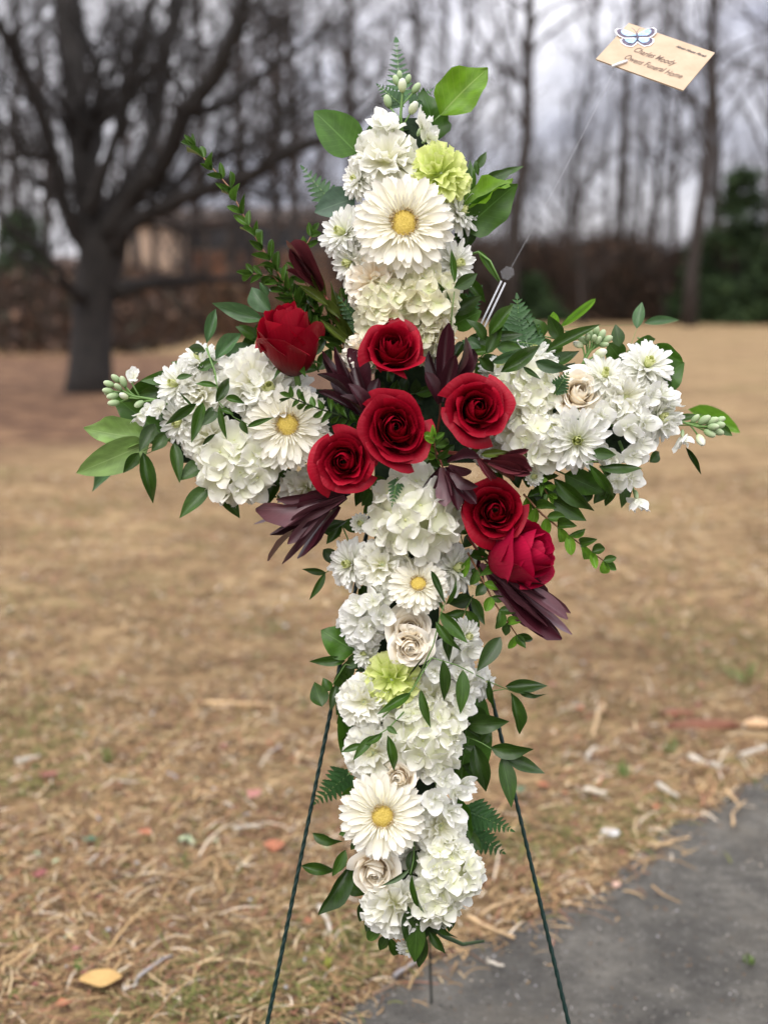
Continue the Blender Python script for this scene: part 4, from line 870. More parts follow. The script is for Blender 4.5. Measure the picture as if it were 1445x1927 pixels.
rus('leaves drooping left below the lowest gerbera', [(664, 1618, 598, 1722, 30), (567, 1630, 632, 1640, 24, -6), (588, 1568, 645, 1584, 26, -7), (655, 1660, 690, 1684, 34, -1), (650, 1600, 625, 1650, 22, 0)], [(700, 1600, -1), (665, 1615, 0), (640, 1640, 0)], 0)
rus('dark ruscus leaves hanging at the bottom tip of the cross', [(768, 1706, 763, 1774, 26, 4), (785, 1727, 780, 1812, 36, 3), (799, 1760, 788, 1822, 26, 2), (807, 1722, 862, 1766, 17, 2), (807, 1752, 838, 1795, 19, 1), (760, 1700, 790, 1750, 24, 2)], [(770, 1640, 2), (785, 1700, 2.6), (800, 1745, 2)], 3)
rus('thin curved leaves between the lowest gerbera and the hydrangea', [(775, 1646, 800, 1720, 16, 5), (770, 1636, 716, 1668, 11, 5), (778, 1600, 772, 1650, 24, 2), (790, 1600, 760, 1630, 26, 1)], [(780, 1580, 1), (778, 1620, 3), (772, 1645, 4)], 4)
rus('pale green curved stem trailing right below the cross', [], [(815, 1745, 0), (835, 1762, -4), (870, 1778, -9), (910, 1772, -14)], 0, sm=M_rusl, sr=6)
# dark filler sprigs close to the foam so the gaps stay green
fill = [((720, 230), (735, 300)), ((640, 420), (700, 520)), ((880, 520), (830, 600)), ((420, 860), (340, 800)), ((560, 920), (470, 900)), ((930, 880), (1010, 890)), ((1180, 900), (1110, 920)), ((640, 980), (690, 1100)), ((890, 1120), (850, 1200)), ((660, 1300), (680, 1400)), ((880, 1330), (870, 1440)), ((690, 1480), (670, 1560)), ((870, 1560), (850, 1650)), ((690, 1690), (730, 1760)), ((850, 1700), (800, 1740)), ((540, 700), (480, 640)), ((960, 680), (1060, 700)), ((620, 640), (660, 560)), ((600, 700), (560, 620)), ((880, 1060), (860, 980)), ((1060, 640), (960, 620)), ((690, 900), (720, 960)), ((760, 900), (820, 860)), ((700, 760), (780, 740)), ((1180, 660), (1230, 700)), ((870, 640), (920, 700)), ((900, 920), (960, 1000))]
FL = ['behind the top white carnation', 'left of the upper gerbera behind the mums', 'right below the upper gerbera', 'under the ruscus sprig of the left arm', 'under the left arm hydrangea', 'under the right rose', 'under the stock hanging from the right arm', 'left of the large hydrangea below the centre', 'right of the cream spray rose', 'left of the lower lime carnation', 'right of the middle hydrangea of the lower arm', 'left of the lowest gerbera', 'right of the lowest gerbera', 'at the lower left near the bottom tip', 'at the lower right near the bottom tip', 'left of the bud-like red rose', 'on the upper edge of the right arm', 'left of the upper cream hydrangeas', 'between the bud-like rose and the upper red rose', 'above the plum bracts of the lower right', 'above the right arm beside the dark bracts', 'below the lower left rose', 'below the central rose', 'between the upper and the central rose', 'at the top right of the right arm', 'right of the dark upright bracts', 'between the right rose and the lower right rose']
for i, (a, b) in enumerate(fill):
    st = [(a[0], a[1], -1), ((a[0] + b[0]) / 2, (a[1] + b[1]) / 2, -.4), (b[0], b[1], -.6)]
    spray('ruscus_sprig', 'foliage', 'dark filler sprig ' + FL[i], None, auto_leaves(st, 4, 52, 26, 60, i, .05), st, group='filler sprigs behind the flowers', kinds=('rus', 'rus', 'myr'))
# myrtle
MG = 'myrtle sprigs'
def myr(label, stem, n, L, w, seed, kinds=('myr',), sm=None, ang=42, shrink=.3, sr=2.2):
    return spray('myrtle_sprig', 'foliage', label, None, auto_leaves(stem, n, L, w, ang, seed, .04, True, True, shrink), stem, group=MG, kinds=kinds, sm=sm or M_stemb, sr=sr)
myr('long upright myrtle sprig reaching far up left of the cross', [(588, 640, 0), (545, 545, .5), (495, 470, 0), (462, 412, -1), (430, 350, -2), (395, 310, -4), (368, 278, -6)], 17, 42, 14, 1, ang=34)
myr('myrtle sprig beside the burgundy bud, shorter and leafy', [(600, 650, 0), (560, 570, .3), (515, 520, 0), (476, 515, -1)], 11, 40, 14, 2)
myr('myrtle sprig pointing up behind the burgundy bud', [(615, 650, -1), (585, 560, -1), (560, 490, -1), (585, 445, -1.5)], 10, 38, 14, 3)
myr('low myrtle sprig right under the burgundy bud', [(650, 670, 0), (620, 600, 0), (560, 560, -.5)], 9, 40, 14, 33)
myr('dark myrtle sprig crossing the left gerbera towards the roses', [(690, 800, 4), (640, 782, 6), (590, 765, 7.4), (548, 748, 8)], 10, 30, 12, 4, ('myr',), M_stemd, 55)
myr('myrtle sprig hanging below the lowest right rose with bright tips', [(880, 1040, 2), (905, 1085, 3), (930, 1135, 3), (955, 1170, 3), (972, 1195, 2.6)], 7, 38, 20, 5, ('myr', 'myrb', 'rus'), None, 55, .2)
myr('myrtle sprig reaching out right beyond the lowest right rose', [(985, 930, 2), (1020, 968, 3), (1060, 1000, 3), (1100, 1030, 3), (1135, 1055, 3)], 8, 38, 20, 6, ('myr', 'myrb'), None, 50, .2)
myr('small bright leaf rosette between the centre roses', [(822, 862, 5), (818, 842, 7.5), (816, 822, 9)], 5, 30, 15, 7, ('myrb', 'myr'), None, 70, .2)
myr('myrtle twig rising behind the right arm button mum', [(980, 880, 1), (1015, 905, 2.5), (1030, 930, 2.5)], 5, 26, 14, 8, ('myrb', 'myr'))
# olive narrow leaves left of centre
spray('olive_sprig', 'foliage', 'olive green narrow leaves between the burgundy bud and the dark bracts', 'olive', [(655, 636, 622, 528, 20, 1), (660, 650, 640, 540, 16, 0), (664, 640, 610, 575, 18, 1), (668, 655, 602, 600, 14, 2), (690, 665, 640, 590, 18, 0), (640, 640, 605, 600, 12, 1)], [(700, 700, 0), (670, 660, 1), (640, 590, 1)], 1, sm=M_stemr)
# ferns
def fern(label, bx, by, tx, ty, w, t=2., dt=0., n=11):
    root = empty('fern_frond', P(bx, by, t), label, 'fern', 'leatherleaf fern fronds'); inv = root.matrix_basis.inverted()
    a, b = P(bx, by, t), P(tx, ty, t + dt); ax = (b - a); L = ax.length; ax.normalize(); nrm = (-FW - ax * (-FW).dot(ax)).normalized(); sx_ = ax.cross(nrm)
    mb = MB(); mb.tube([inv @ a, inv @ b], [px2m(1.6), px2m(.5)], 5); part('stem', mb.mesh('stem', M_stem), None, root)
    g = random.Random(int(bx)); wm = px2m(w, t) / 2
    for i in range(n):
        f = .12 + .83 * i / (n - 1)
        Lq = wm * (1 - f) ** .75 * 1.25 + wm * .12
        for s in (-1, 1):
            p = a + ax * L * f; d = (sx_ * s * 1. + ax * .62 + nrm * g.uniform(-.15, .15)).normalized()
            part('leaflet', FERN, inv @ leafM(p, p + d * Lq, Lq * .62, nrm), root)
    part('leaflet', FERN, inv @ leafM(b, b + ax * L * .10, L * .07, nrm), root)
def fern_leaflet():
    def prof(v): return max(.04, (1 - v) ** .6 * (.72 + .28 * abs(math.sin(v * 14))) * (1 if v > .06 else .5))
    return grid('fern_leaflet', lambda u, v: (u * .5 * prof(v), v, .06 * abs(u) - .05 * v * v), 2, 14, M_fern)
FERN = fern_leaflet()
fern('upright fern frond above the right arm', 985, 690, 973, 562, 92, 1, -1, 12)
fern('blurred fern tip standing above the top buds', 755, 205, 746, 80, 56, -4, -6)
fern('small fern left of the top buds', 760, 200, 712, 160, 40, -2, -1, 8)
fern('small fern right of the top buds', 770, 200, 812, 168, 34, -2, -1, 8)
fern('blurred fern piece at the upper left beside the grey leaf', 640, 400, 572, 318, 60, -8, -2, 9)
fern('small fern leaf resting on the hydrangea below the centre', 748, 898, 738, 950, 30, 6.5, .3, 7)
fern('fern piece left of the upper cream hydrangea', 690, 625, 640, 562, 56, 1, 0, 8)
fern('fern frond reaching right beside the lowest stock', 868, 1520, 960, 1562, 62, -1, -1, 10)
fern('blurred fern below the right frond near the bottom', 870, 1560, 945, 1604, 66, -7, -2, 8)
fern('bright little fern between hydrangea and cream rose on the right arm', 1042, 742, 1068, 702, 38, 4, .5, 7)
fern('blurred fern hanging left behind the lowest gerbera', 665, 1450, 594, 1510, 64, -8, -3, 9)
fern('small fern leaf left of the lower green carnation', 700, 1260, 652, 1222, 44, 0, 0, 7)
fern('fern behind the lower right arm leaves', 870, 590, 905, 540, 44, -1, 0, 7)
fern('fern piece under the left arm beside the plum bracts', 590, 930, 520, 935, 50, -1, 0, 8)

# ------------------------------------------------------------ petals
def strap(name, mat, tipw=.8, w=.12, cup=.5, bend=.10, notch=0., base=.45, nu=4, nv=7, rib=0.):
    def fn(u, v):
        ww = w * (base + (1 - base) * min(1, v / .45)) * (1 if v < .72 else math.sqrt(max(0.02, 1 - ((v - .72) / .30) ** 2.2)) * tipw + (1 - tipw) * (1 - (v - .72) / .28) * .6)
        z = cup * u * u * ww + bend * v * v + rib * math.cos(u * 5.5) * w * .12
        return (u * ww, v - notch * (1 - abs(u)) * (v > .95), z)
    return grid(name, fn, nu, nv, mat)
GER = [strap('gerbera_petal', M_gerb, 1., .125, .4, b, .03, .5, 6, 7, .5) for b in (-.10, .02, .10)]
GERS = [strap('gerbera_inner_petal', M_gerb, 1., .07, .5, b, .0, .6, 2, 4) for b in (.05, .25)]
MUM = [strap('mum_petal', M_white, 1., .125, 1.1, b, 0, .5, 4, 6) for b in (-.08, .10, .28)]
MUMI = [strap('mum_inner_petal', M_mumc, 1., .16, 1.4, b, 0, .6, 3, 5) for b in (.35, .6)]
def fan(name, mat, seed, amp=.10, wd=.42, teeth=.05, nu=14, nv=6, claw=.25):
    g = random.Random(seed); p1, p2 = g.uniform(0, 6), g.uniform(0, 6); f1, f2 = g.uniform(4, 6), g.uniform(8, 11)
    def fn(u, v):
        w = wd * (claw + (1 - claw) * (v ** 1.1)); e = 1 - .16 * u * u + teeth * (abs(math.sin(u * 13 + p1)) - .5) * (1 if v > .8 else 0)
        y = v * e; a = u * .55
        z = amp * v * v * (math.sin(f1 * u + p1) + .5 * math.sin(f2 * u + p2)) - .10 * v ** 3
        return (math.sin(a) * w / .55 * (1 + .0 * y), y * (.55 + .45 * math.cos(a * .9)), z)
    return grid(name, fn, nu, nv, mat)
CARN = {k: [fan('carnation_petal', m, s, .105) for s in range(6)] for k, m in (('white', M_carn), ('pure', M_white), ('green', M_green), ('cream', M_cream))}
def hyd(name, mat, seed):
    g = random.Random(seed); p = g.uniform(0, 6)
    def fn(u, v):
        w = .52 * max(.08, math.sin(PI * (.06 + .90 * v ** .8)) ** .55)
        return (u * w, v * (1 - .06 * abs(u)), .12 * v * v + .16 * u * u * v * (1 if seed % 2 else -.4) + .035 * math.sin(6 * u + p) * v + .03 * math.sin(9 * v + p))
    return grid(name, fn, 6, 6, mat)
HYD = {k: [hyd('hydrangea_petal', m, s) for s in range(4)] for k, m in (('white', M_hyd), ('cream', M_hydc), ('stock', M_white))}
def ball(name, mat, nu=8, nv=5, sq=1.): mb = MB(); mb.ell((0, 0, 0), (1, 1, sq), None, nu, nv); return mb.mesh(name, mat)
BEADW = ball('floret_centre', M_mumc); BEADB = ball('bud', M_bud); CAL = ball('calyx', M_bud)
def disc_mesh():
    def fn(u, v):
        a = u * PI; r = v; z = .35 * (1 - r * r) - .10 * math.exp(-(r / .3) ** 2)
        return (r * math.cos(a), r * math.sin(a), z)
    return grid('gerbera_disc', fn, 28, 8, M_disc)
DISC = disc_mesh()
def stam_mesh():
    mb = MB(); g = random.Random(4)
    for k in range(150):
        a = g.uniform(0, 2 * PI); r = g.gauss(1.06, .09); z0 = .0; h = g.uniform(.22, .50)
        p = Vector((r * math.cos(a), r * math.sin(a), z0)); q = p * g.uniform(.97, 1.12) + Vector((0, 0, h)); q2 = q + Vector((g.uniform(-.06, .06), g.uniform(-.06, .06), g.uniform(-.02, .05)))
        mb.tube([p, q, q2], [.026, .026, .048], 4)
    return mb.mesh('stamen_ring', M_stam)
STAM = stam_mesh()
CUSH = ball('flower_heart', petal_mat('flower_heart', (.45, .50, .22), (.62, .64, .40), .1, .6), 12, 8, .8)
def radial(az, th, r0=0., z0=0., s=1., sw=1., roll=0., tw=0.):
    ca, sa, ct, st = math.cos(az), math.sin(az), math.cos(th), math.sin(th)
    Y = Vector((st * ca, st * sa, ct)); Z = Vector((-ct * ca, -ct * sa, st))
    if roll: Z.rotate(Quaternion(Y, roll))
    X = Y.cross(Z); M = Matrix.Identity(4)
    for i in range(3): M[i][0], M[i][1], M[i][2] = X[i] * s * sw, Y[i] * s, Z[i] * s
    M[0][3], M[1][3], M[2][3] = ca * r0, sa * r0, z0
    return M
def head(name, label, cat, group, px, py, t, d, roll=0.):
    """empty at the flower's heart, local Z out of the flower; d is (right, up, out)"""
    w = (B3 @ Vector(d)).normalized(); q = Vector((0, 0, 1)).rotation_difference(w)
    M = Matrix.Translation(P(px, py, t)) @ q.to_matrix().to_4x4() @ Matrix.Rotation(roll, 4, 'Z')
    return empty(name, M, label, cat, group)
frnd = random.Random(21)
GA = PI * (3 - math.sqrt(5))
def stalk(root, L=.045, r=.0022, mat=None):
    mb = MB(); mb.tube([(0, 0, -L), (0, 0, -L * .2)], [r, r * 1.1], 6); part('stem', mb.mesh('stem', mat or M_stem), None, root)
def gerbera(px, py, t, d, Rp, label):
    root = head('gerbera_daisy', label, 'gerbera', 'white gerbera daisies of the cross', px, py, t, d, frnd.uniform(0, 6)); R = px2m(Rp, t); g = frnd
    rd = R * .262
    for (n, th, L, z, tt) in ((27, 97, 1.0, -.06, 4), (27, 88, .96, -.02, 5), (24, 79, .84, .02, 6)):
        o = g.uniform(0, 1)
        for k in range(n):
            Lk = (L * R - rd * .7) * g.uniform(.9, 1.05)
            part('petal', g.choice(GER), radial(2 * PI * (k + o + g.uniform(-.16, .16)) / n, math.radians(th + g.gauss(0, tt)), rd * .7, z * R, Lk, g.uniform(.95, 1.2) * (1.02 if n > 25 else .95), g.gauss(0, .15)), root)
    for (n, th, L) in ((40, 66, .36), (34, 52, .27)):
        for k in range(n): part('inner_petal', g.choice(GERS), radial(2 * PI * (k + g.uniform(-.2, .2)) / n, math.radians(th + g.gauss(0, 6)), rd * .82, .03 * R, (L * R) * g.uniform(.8, 1.1), .9, g.gauss(0, .2)), root)
    part('disc', DISC, Matrix.Translation((0, 0, .05 * R)) @ Matrix.Scale(rd * .95, 4), root)
    part('stamen_ring', STAM, Matrix.Translation((0, 0, .05 * R)) @ Matrix.Scale(rd * .88, 4), root)
    stalk(root, .05, .003)
def mum(px, py, t, d, Rp, label, bowl=0., dens=1.):
    root = head('chrysanthemum', label, 'chrysanthemum', 'white daisy mums of the cross', px, py, t, d, frnd.uniform(0, 6)); R = px2m(Rp, t); g = frnd
    for (n, th, L, z) in ((20, 100, 1.0, -.08), (20, 86, .98, -.02), (17, 70, .88, .03), (14, 54, .70, .06)):
        o = g.uniform(0, 1); n = int(n * dens)
        for k in range(n): part('petal', g.choice(MUM), radial(2 * PI * (k + o + g.uniform(-.22, .22)) / n, math.radians(th - bowl + g.gauss(0, 5)), .08 * R, z * R, L * R * g.uniform(.86, 1.06) - .05 * R, g.uniform(.95, 1.25), g.gauss(0, .2)), root)
    for (n, th, L) in ((12, 36, .42), (9, 20, .32)):
        for k in range(n): part('inner_petal', g.choice(MUMI), radial(2 * PI * (k + g.uniform(-.2, .2)) / n, math.radians(th), .06 * R, .05 * R, L * R, 1., 0), root)
    part('heart', CUSH, Matrix.Scale(.13 * R, 4), root); stalk(root, .04)
def button(px, py, t, d, Rp, label):
    root = head('chrysanthemum_bud', label, 'flower bud', 'small unopened mums', px, py, t, d, 0); R = px2m(Rp, t); g = frnd
    for (n, th, L) in ((14, 74, 1.0), (13, 52, 1.0), (12, 34, .95), (9, 20, .8)):
        for k in range(n): part('petal', (MUM[2] if th > 40 else MUMI[1]), radial(2 * PI * (k + g.random() * .3) / n, math.radians(th), .12 * R, -.2 * R, L * R, 1.5, 0), root)
    part('calyx', CAL, Matrix.Translation((0, 0, -.35 * R)) @ Matrix.Scale(.55 * R, 4), root); stalk(root, .04, .0016)
def carnation(px, py, t, d, Rp, kind, label, n=44):
    root = head('carnation', label, 'carnation', {'green': 'green carnations of the cross', 'cream': 'cream carnations of the cross'}.get(kind, 'white carnations of the cross'), px, py, t, d, frnd.uniform(0, 6)); R = px2m(Rp, t); g = frnd
    for k in range(n):
        f = (k + .5) / n; th = math.radians(6 + 96 * f ** .62 + g.gauss(0, 4)); L = R * (.98 + .42 * (f ** .5)) * g.uniform(.92, 1.06) * (1. if f > .25 else .96)
        M = radial(k * GA + g.uniform(-.2, .2), th, .04 * R, -.46 * R * (1 - .75 * f), L * (1 - .22 * f), g.uniform(.8, 1.1), g.gauss(0, .75 if f < .6 else .35))
        part('petal', g.choice(CARN[kind]), M, root)
    part('calyx', CAL, Matrix.Translation((0, 0, -.6 * R)) @ Matrix.Diagonal((.25 * R, .25 * R, .5 * R, 1)), root); stalk(root, .05)
def hydrangea(px, py, t, d, Rp, kind, label, n=24, fl=.45):
    root = head('hydrangea', label, 'hydrangea', 'hydrangea heads of the cross', px, py, t, d, frnd.uniform(0, 6)); R = px2m(Rp, t); g = frnd
    for k in range(n):
        z = 1 - 1.08 * (k + .5) / n; rr = math.sqrt(max(0, 1 - z * z)); a = k * GA
        nrm = Vector((rr * math.cos(a), rr * math.sin(a), z)); pos = nrm * R * .84 * g.uniform(.86, 1.04)
        nn = (nrm + Vector((g.gauss(0, .25), g.gauss(0, .25), g.gauss(0, .2) + .25))).normalized()
        F = Matrix.Translation(pos) @ Vector((0, 0, 1)).rotation_difference(nn).to_matrix().to_4x4() @ Matrix.Rotation(g.uniform(0, 6), 4, 'Z')
        fo = part('floret', BEADW, F @ Matrix.Scale(R * .035, 4), root); s = fl * R * g.uniform(.85, 1.15) / (R * .035)
        for j in range(4):
            part('petal', g.choice(HYD[kind]), radial(j * PI / 2 + g.uniform(-.15, .15), math.radians(g.uniform(62, 92)), .3, .12 * (j % 2) * 2, s, g.uniform(.95, 1.1), g.gauss(0, .15)), fo)
    part('heart', CUSH, Matrix.Scale(.62 * R, 4), root); stalk(root, .05)
def blossom(root, M, s, g, n=7):
    """one double stock flower: calyx with petals as its children"""
    c = part('blossom', CAL, M @ Matrix.Translation((0, 0, -.5 * s)) @ Matrix.Diagonal((.16 * s, .16 * s, .38 * s, 1)), root)
    ic = Matrix.Diagonal((1 / (.16 * s), 1 / (.16 * s), 1 / (.38 * s), 1)) @ Matrix.Translation((0, 0, .5 * s))
    for j in range(n):
        th = 78 if j < 4 else 36
        part('petal', g.choice(CARN['pure'] if j >= 4 else HYD['stock']), ic @ radial(j * (PI / 2) + g.uniform(-.2, .2) + (.7 if j >= 4 else 0), math.radians(th + g.gauss(0, 8)), 0, -.1 * s, s * (1.0 if j < 4 else .8), 1.05, g.gauss(0, .25)), c)
def stock(label, stem, bl, buds=(), group='stock stems of the cross', sr=3.2):
    """bl: (px,py,t,(dir),Rpx); buds: (px,py,t,dir,Rpx)"""
    root = empty('stock_flower', P(*stem[0]), label, 'stock flower', group); inv = root.matrix_basis.inverted(); g = frnd
    mb = MB(); pts = [P(*q) for q in stem]; mb.tube([inv @ p for p in pts], [px2m(sr) * (1 - .45 * i / (len(pts) - 1)) for i in range(len(pts))], 7)
    part('stem', mb.mesh('stem', M_stem), None, root)
    def near(p): return min((pts[i].lerp(pts[i + 1], k / 6) for i in range(len(pts) - 1) for k in range(7)), key=lambda q: (q - p).length)
    def fr(px, py, t, d):
        w = (B3 @ Vector(d)).normalized(); return Matrix.Translation(P(px, py, t)) @ Vector((0, 0, 1)).rotation_difference(w).to_matrix().to_4x4()
    for (px, py, t, d, r) in bl: blossom(root, inv @ fr(px, py, t, d), px2m(r, t), g)
    mb = MB()
    for (px, py, t, d, r, *k) in buds:
        M = fr(px, py, t, d); R = px2m(r, t)
        part('bud', BUDW if (k and k[0]) else BEADB, inv @ M @ Matrix.Diagonal((R * .58, R * .58, R, 1)), root)
        p = M @ Vector((0, 0, -R * .8)); q = near(p); q2 = near(p - (pts[-1] - pts[0]).normalized() * px2m(26)); mb.tube([inv @ q2, inv @ (q2.lerp(p, .5) + (B3 @ Vector(d)) * -.002), inv @ p], px2m(1.7), 5)
    if buds: part('pedicels', mb.mesh('pedicels', M_stem), None, root)
BUDW = ball('bud', M_budw)
# roses -------------------------------------------------------
def rose_set(mat, seed, n=24, open_=1., ck=1.):
    g = random.Random(seed); out = []
    for k in range(n):
        s = k / (n - 1.); rim = .055 + .86 * s ** 1.12 * open_; zt = 1.02 + .10 * math.sin(PI * min(1, s * 1.3)) - .36 * max(0, s - .35) * open_ ** 2
        belly = .16 + .52 * s ** .8 + .06; hw = math.radians(118 - 58 * s ** .6); a0 = k * GA + g.uniform(-.2, .2)
        curl = (.0 if s < .25 else .20 * (s - .25) / .75 + .05) * g.uniform(.7, 1.35) * ck; tipk = g.uniform(.0, .09) * (s > .3) * ck; rip = g.uniform(.6, 1.4); ph = g.uniform(0, 6)
        spiral = .07 + .05 * s; pt = g.uniform(-.25, .25)
        def fn(u, v, s=s, rim=rim, zt=zt, belly=belly, hw=hw, a0=a0, curl=curl, tipk=tipk, rip=rip, ph=ph, spiral=spiral, pt=pt):
            ve = v * (1 - .26 * abs(u) ** 2.6) ; q = 1 - ve
            r = q ** 3 * .06 + 3 * q * q * ve * belly * .85 + 3 * q * ve * ve * (belly * 1.02 if s < .6 else max(belly, rim * .86)) + ve ** 3 * rim
            z = 3 * q * q * ve * .10 + 3 * q * ve * ve * zt * .62 + ve ** 3 * zt
            w = hw * (.42 + .58 * min(1, v * 1.6)); a = a0 + u * w
            r += spiral * u * (.3 + .7 * v) * (.35 if s < .2 else 1)
            e = max(0, (v - .72) / .28); r += curl * e ** 1.6 * (.75 + .5 * u * u); z -= curl * .95 * e ** 2.2 * (.6 + .7 * u * u)
            z += tipk * e * math.exp(-((u - pt) / .22) ** 2); r += tipk * 1.3 * e * math.exp(-((u - pt) / .25) ** 2)
            r += .028 * rip * e * math.sin(6 * u + ph) * (s > .15); z += .014 * e * math.sin(9 * u + ph)
            return (r * math.cos(a), r * math.sin(a), z - .62)
        out.append(grid('rose_petal', fn, 12, 11, mat))
    return out
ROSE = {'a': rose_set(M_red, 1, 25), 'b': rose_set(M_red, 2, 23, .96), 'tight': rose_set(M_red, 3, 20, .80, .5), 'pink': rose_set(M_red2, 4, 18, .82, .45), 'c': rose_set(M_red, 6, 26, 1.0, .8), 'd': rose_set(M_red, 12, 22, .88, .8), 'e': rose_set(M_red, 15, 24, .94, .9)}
CREAM = [rose_set(M_cream, 8, 19, .95), rose_set(M_cream, 9, 16, .8)]
SEP = strap('sepal', M_rus, .3, .16, .6, -.2, 0, .8, 2, 5)
def rose(px, py, t, d, Rp, key, label, roll=0., name='rose', sq=1., zs=1.05):
    meshes = ROSE[key] if isinstance(key, str) else CREAM[key]
    root = head(name, label, 'rose', 'red roses at the heart of the cross' if isinstance(key, str) else 'cream roses of the cross', px, py, t, d, roll); R = px2m(Rp, t)
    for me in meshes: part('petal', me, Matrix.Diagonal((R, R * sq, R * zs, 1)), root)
    part('calyx', CAL, Matrix.Translation((0, 0, -.62 * R)) @ Matrix.Diagonal((.2 * R, .2 * R, .22 * R, 1)), root)
    for k in range(5): part('sepal', SEP, radial(k * 2 * PI / 5, math.radians(100), .1 * R, -.62 * R, .6 * R, 1., 0), root)
    stalk(root, .06, .003)
    return root
rose(745, 806, 8.2, (.05, .12, 1), 66, 'c', 'central red rose, largest and facing straight out', .6, sq=1.18)
rose(648, 868, 7.2, (-.12, -.05, 1), 60, 'a', 'lower left red rose beside the left gerbera', 2.2)
rose(897, 768, 7.4, (.14, .10, 1), 66, 'b', 'red rose right of the centre by the white hydrangea', 4.)
rose(739, 655, 6.2, (.05, .42, .90), 63, 'd', 'upper red rose under the cream hydrangea, seen from slightly below', 1.)
rose(543, 634, 6.0, (-.16, .85, .38), 80, 'tight', 'bud-like red rose at the upper left standing sideways', 2.6, zs=1.55)
rose(932, 962, 6.0, (-.05, .05, 1), 62, 'e', 'red rose at the lower right partly under dark bracts', 5.2)
rose(984, 1042, 4.6, (.74, .30, .50), 88, 'pink', 'pinkish red rose turned sideways at the far lower right', 3.1, zs=1.3)
rose(772, 1218, 4.2, (0, -.15, 1), 42, 0, 'lower head of the double cream spray rose on the lower arm', .3)
rose(772, 1184, 3.6, (.05, .35, .9), 48, 0, 'upper head of the double cream spray rose on the lower arm', 2.3)
rose(750, 1466, 4.4, (-.2, .1, 1), 37, 1, 'small cream rose touching the top of the lowest gerbera', 1.3)
rose(1090, 738, 3.0, (.1, .25, 1), 52, 0, 'cream rose in the middle of the right arm', 4.3)
rose(706, 1642, 2.6, (-.1, -.25, 1), 50, 0, 'cream rose directly below the lowest gerbera', 5.3)
rose(818, 628, 3.2, (.1, -.2, 1), 38, 1, 'cream rose between the upper red rose and dark bracts', .3)
# gerberas
gerbera(760, 420, 5.6, (.02, .04, 1), 99, 'largest white gerbera with yellow centre near the top of the cross')
gerbera(541, 800, 4.6, (.0, .15, 1), 84, 'white gerbera on the left arm below the bud-like rose')
gerbera(787, 1100, 4.6, (.02, .55, 1), 60, 'smallest white gerbera, tilted up on the lower arm')
gerbera(720, 1536, 5.0, (-.05, .06, 1), 84, 'lowest white gerbera near the bottom of the cross')
# mums
for a in [(676, 340, 1.8, (-.75, .2, .6), 38, 'small mum peeking out left of the upper gerbera'), (652, 440, 1.2, (-.7, .25, .7), 55, 'mum behind the left edge of the upper gerbera'), (664, 492, 1.6, (-.7, -.25, .7), 48, 'mum at the lower left of the upper gerbera'),
          (853, 498, 2.2, (.65, .05, .75), 50, 'mum at the lower right of the upper gerbera'), (862, 400, .8, (.7, .2, .6), 46, 'mum hidden behind the right edge of the upper gerbera'),
          (378, 682, 1.0, (-.2, .75, .6), 46, 'mum on the upper edge of the left arm'), (338, 725, 1.2, (-.6, .2, .8), 52, 'mum nearest the left tip of the cross'), (345, 792, 1.0, (-.6, -.25, .8), 50, 'mum on the lower left of the left arm'), (515, 745, 2.4, (-.15, .45, .9), 78, 'large creamy mum whose petals fan out behind the left gerbera'),
          (1003, 672, .8, (.1, .9, .5), 46, 'mum peeking over the hydrangea of the right arm'), (940, 700, .8, (.0, .8, .6), 42, 'mum on the upper edge of the right arm beside the rose'), (1135, 712, 2.2, (.1, .55, .9), 52, 'mum with open petals behind the cream rose of the right arm'),
          (1214, 692, 1.6, (.25, .55, .8), 56, 'mum standing up at the top right of the right arm'), (1235, 782, 1.4, (.6, -.2, .75), 54, 'mum at the right tip of the cross'), (1084, 828, 4.0, (-.02, -.1, 1), 62, 'open mum with greenish heart low on the right arm'),
          (662, 1062, 1.2, (-.6, .1, .8), 50, 'mum on the left side below the centre roses'), (852, 1070, 1.4, (.6, .15, .8), 54, 'mum right of the small gerbera'), (690, 1232, 1.0, (-.6, .2, .7), 30, 'little mum left of the lower green carnation'), (872, 1200, .8, (.7, .2, .7), 40, 'mum edge right of the cream spray rose'),
          (768, 1782, 0.6, (-.1, -.6, .8), 24, 'tiny mum at the very bottom of the cross'), (905, 1285, .2, (.8, 0, .5), 34, 'mum edge at the right of the lower arm')]: mum(*a)
for a in [(1040, 800, 3.6, (0, .1, 1), 20, 'half-open button mum on the right arm above the open mum'), (1003, 897, 3.2, (.2, 0, 1), 19, 'button mum hanging below the right arm beside the burgundy bud'), (679, 985, 2.6, (-.2, .1, 1), 20, 'button mum left of the hydrangea below the centre'), (566 + 0, 0, 0, 0, 0, 0)][:3]: button(*a)
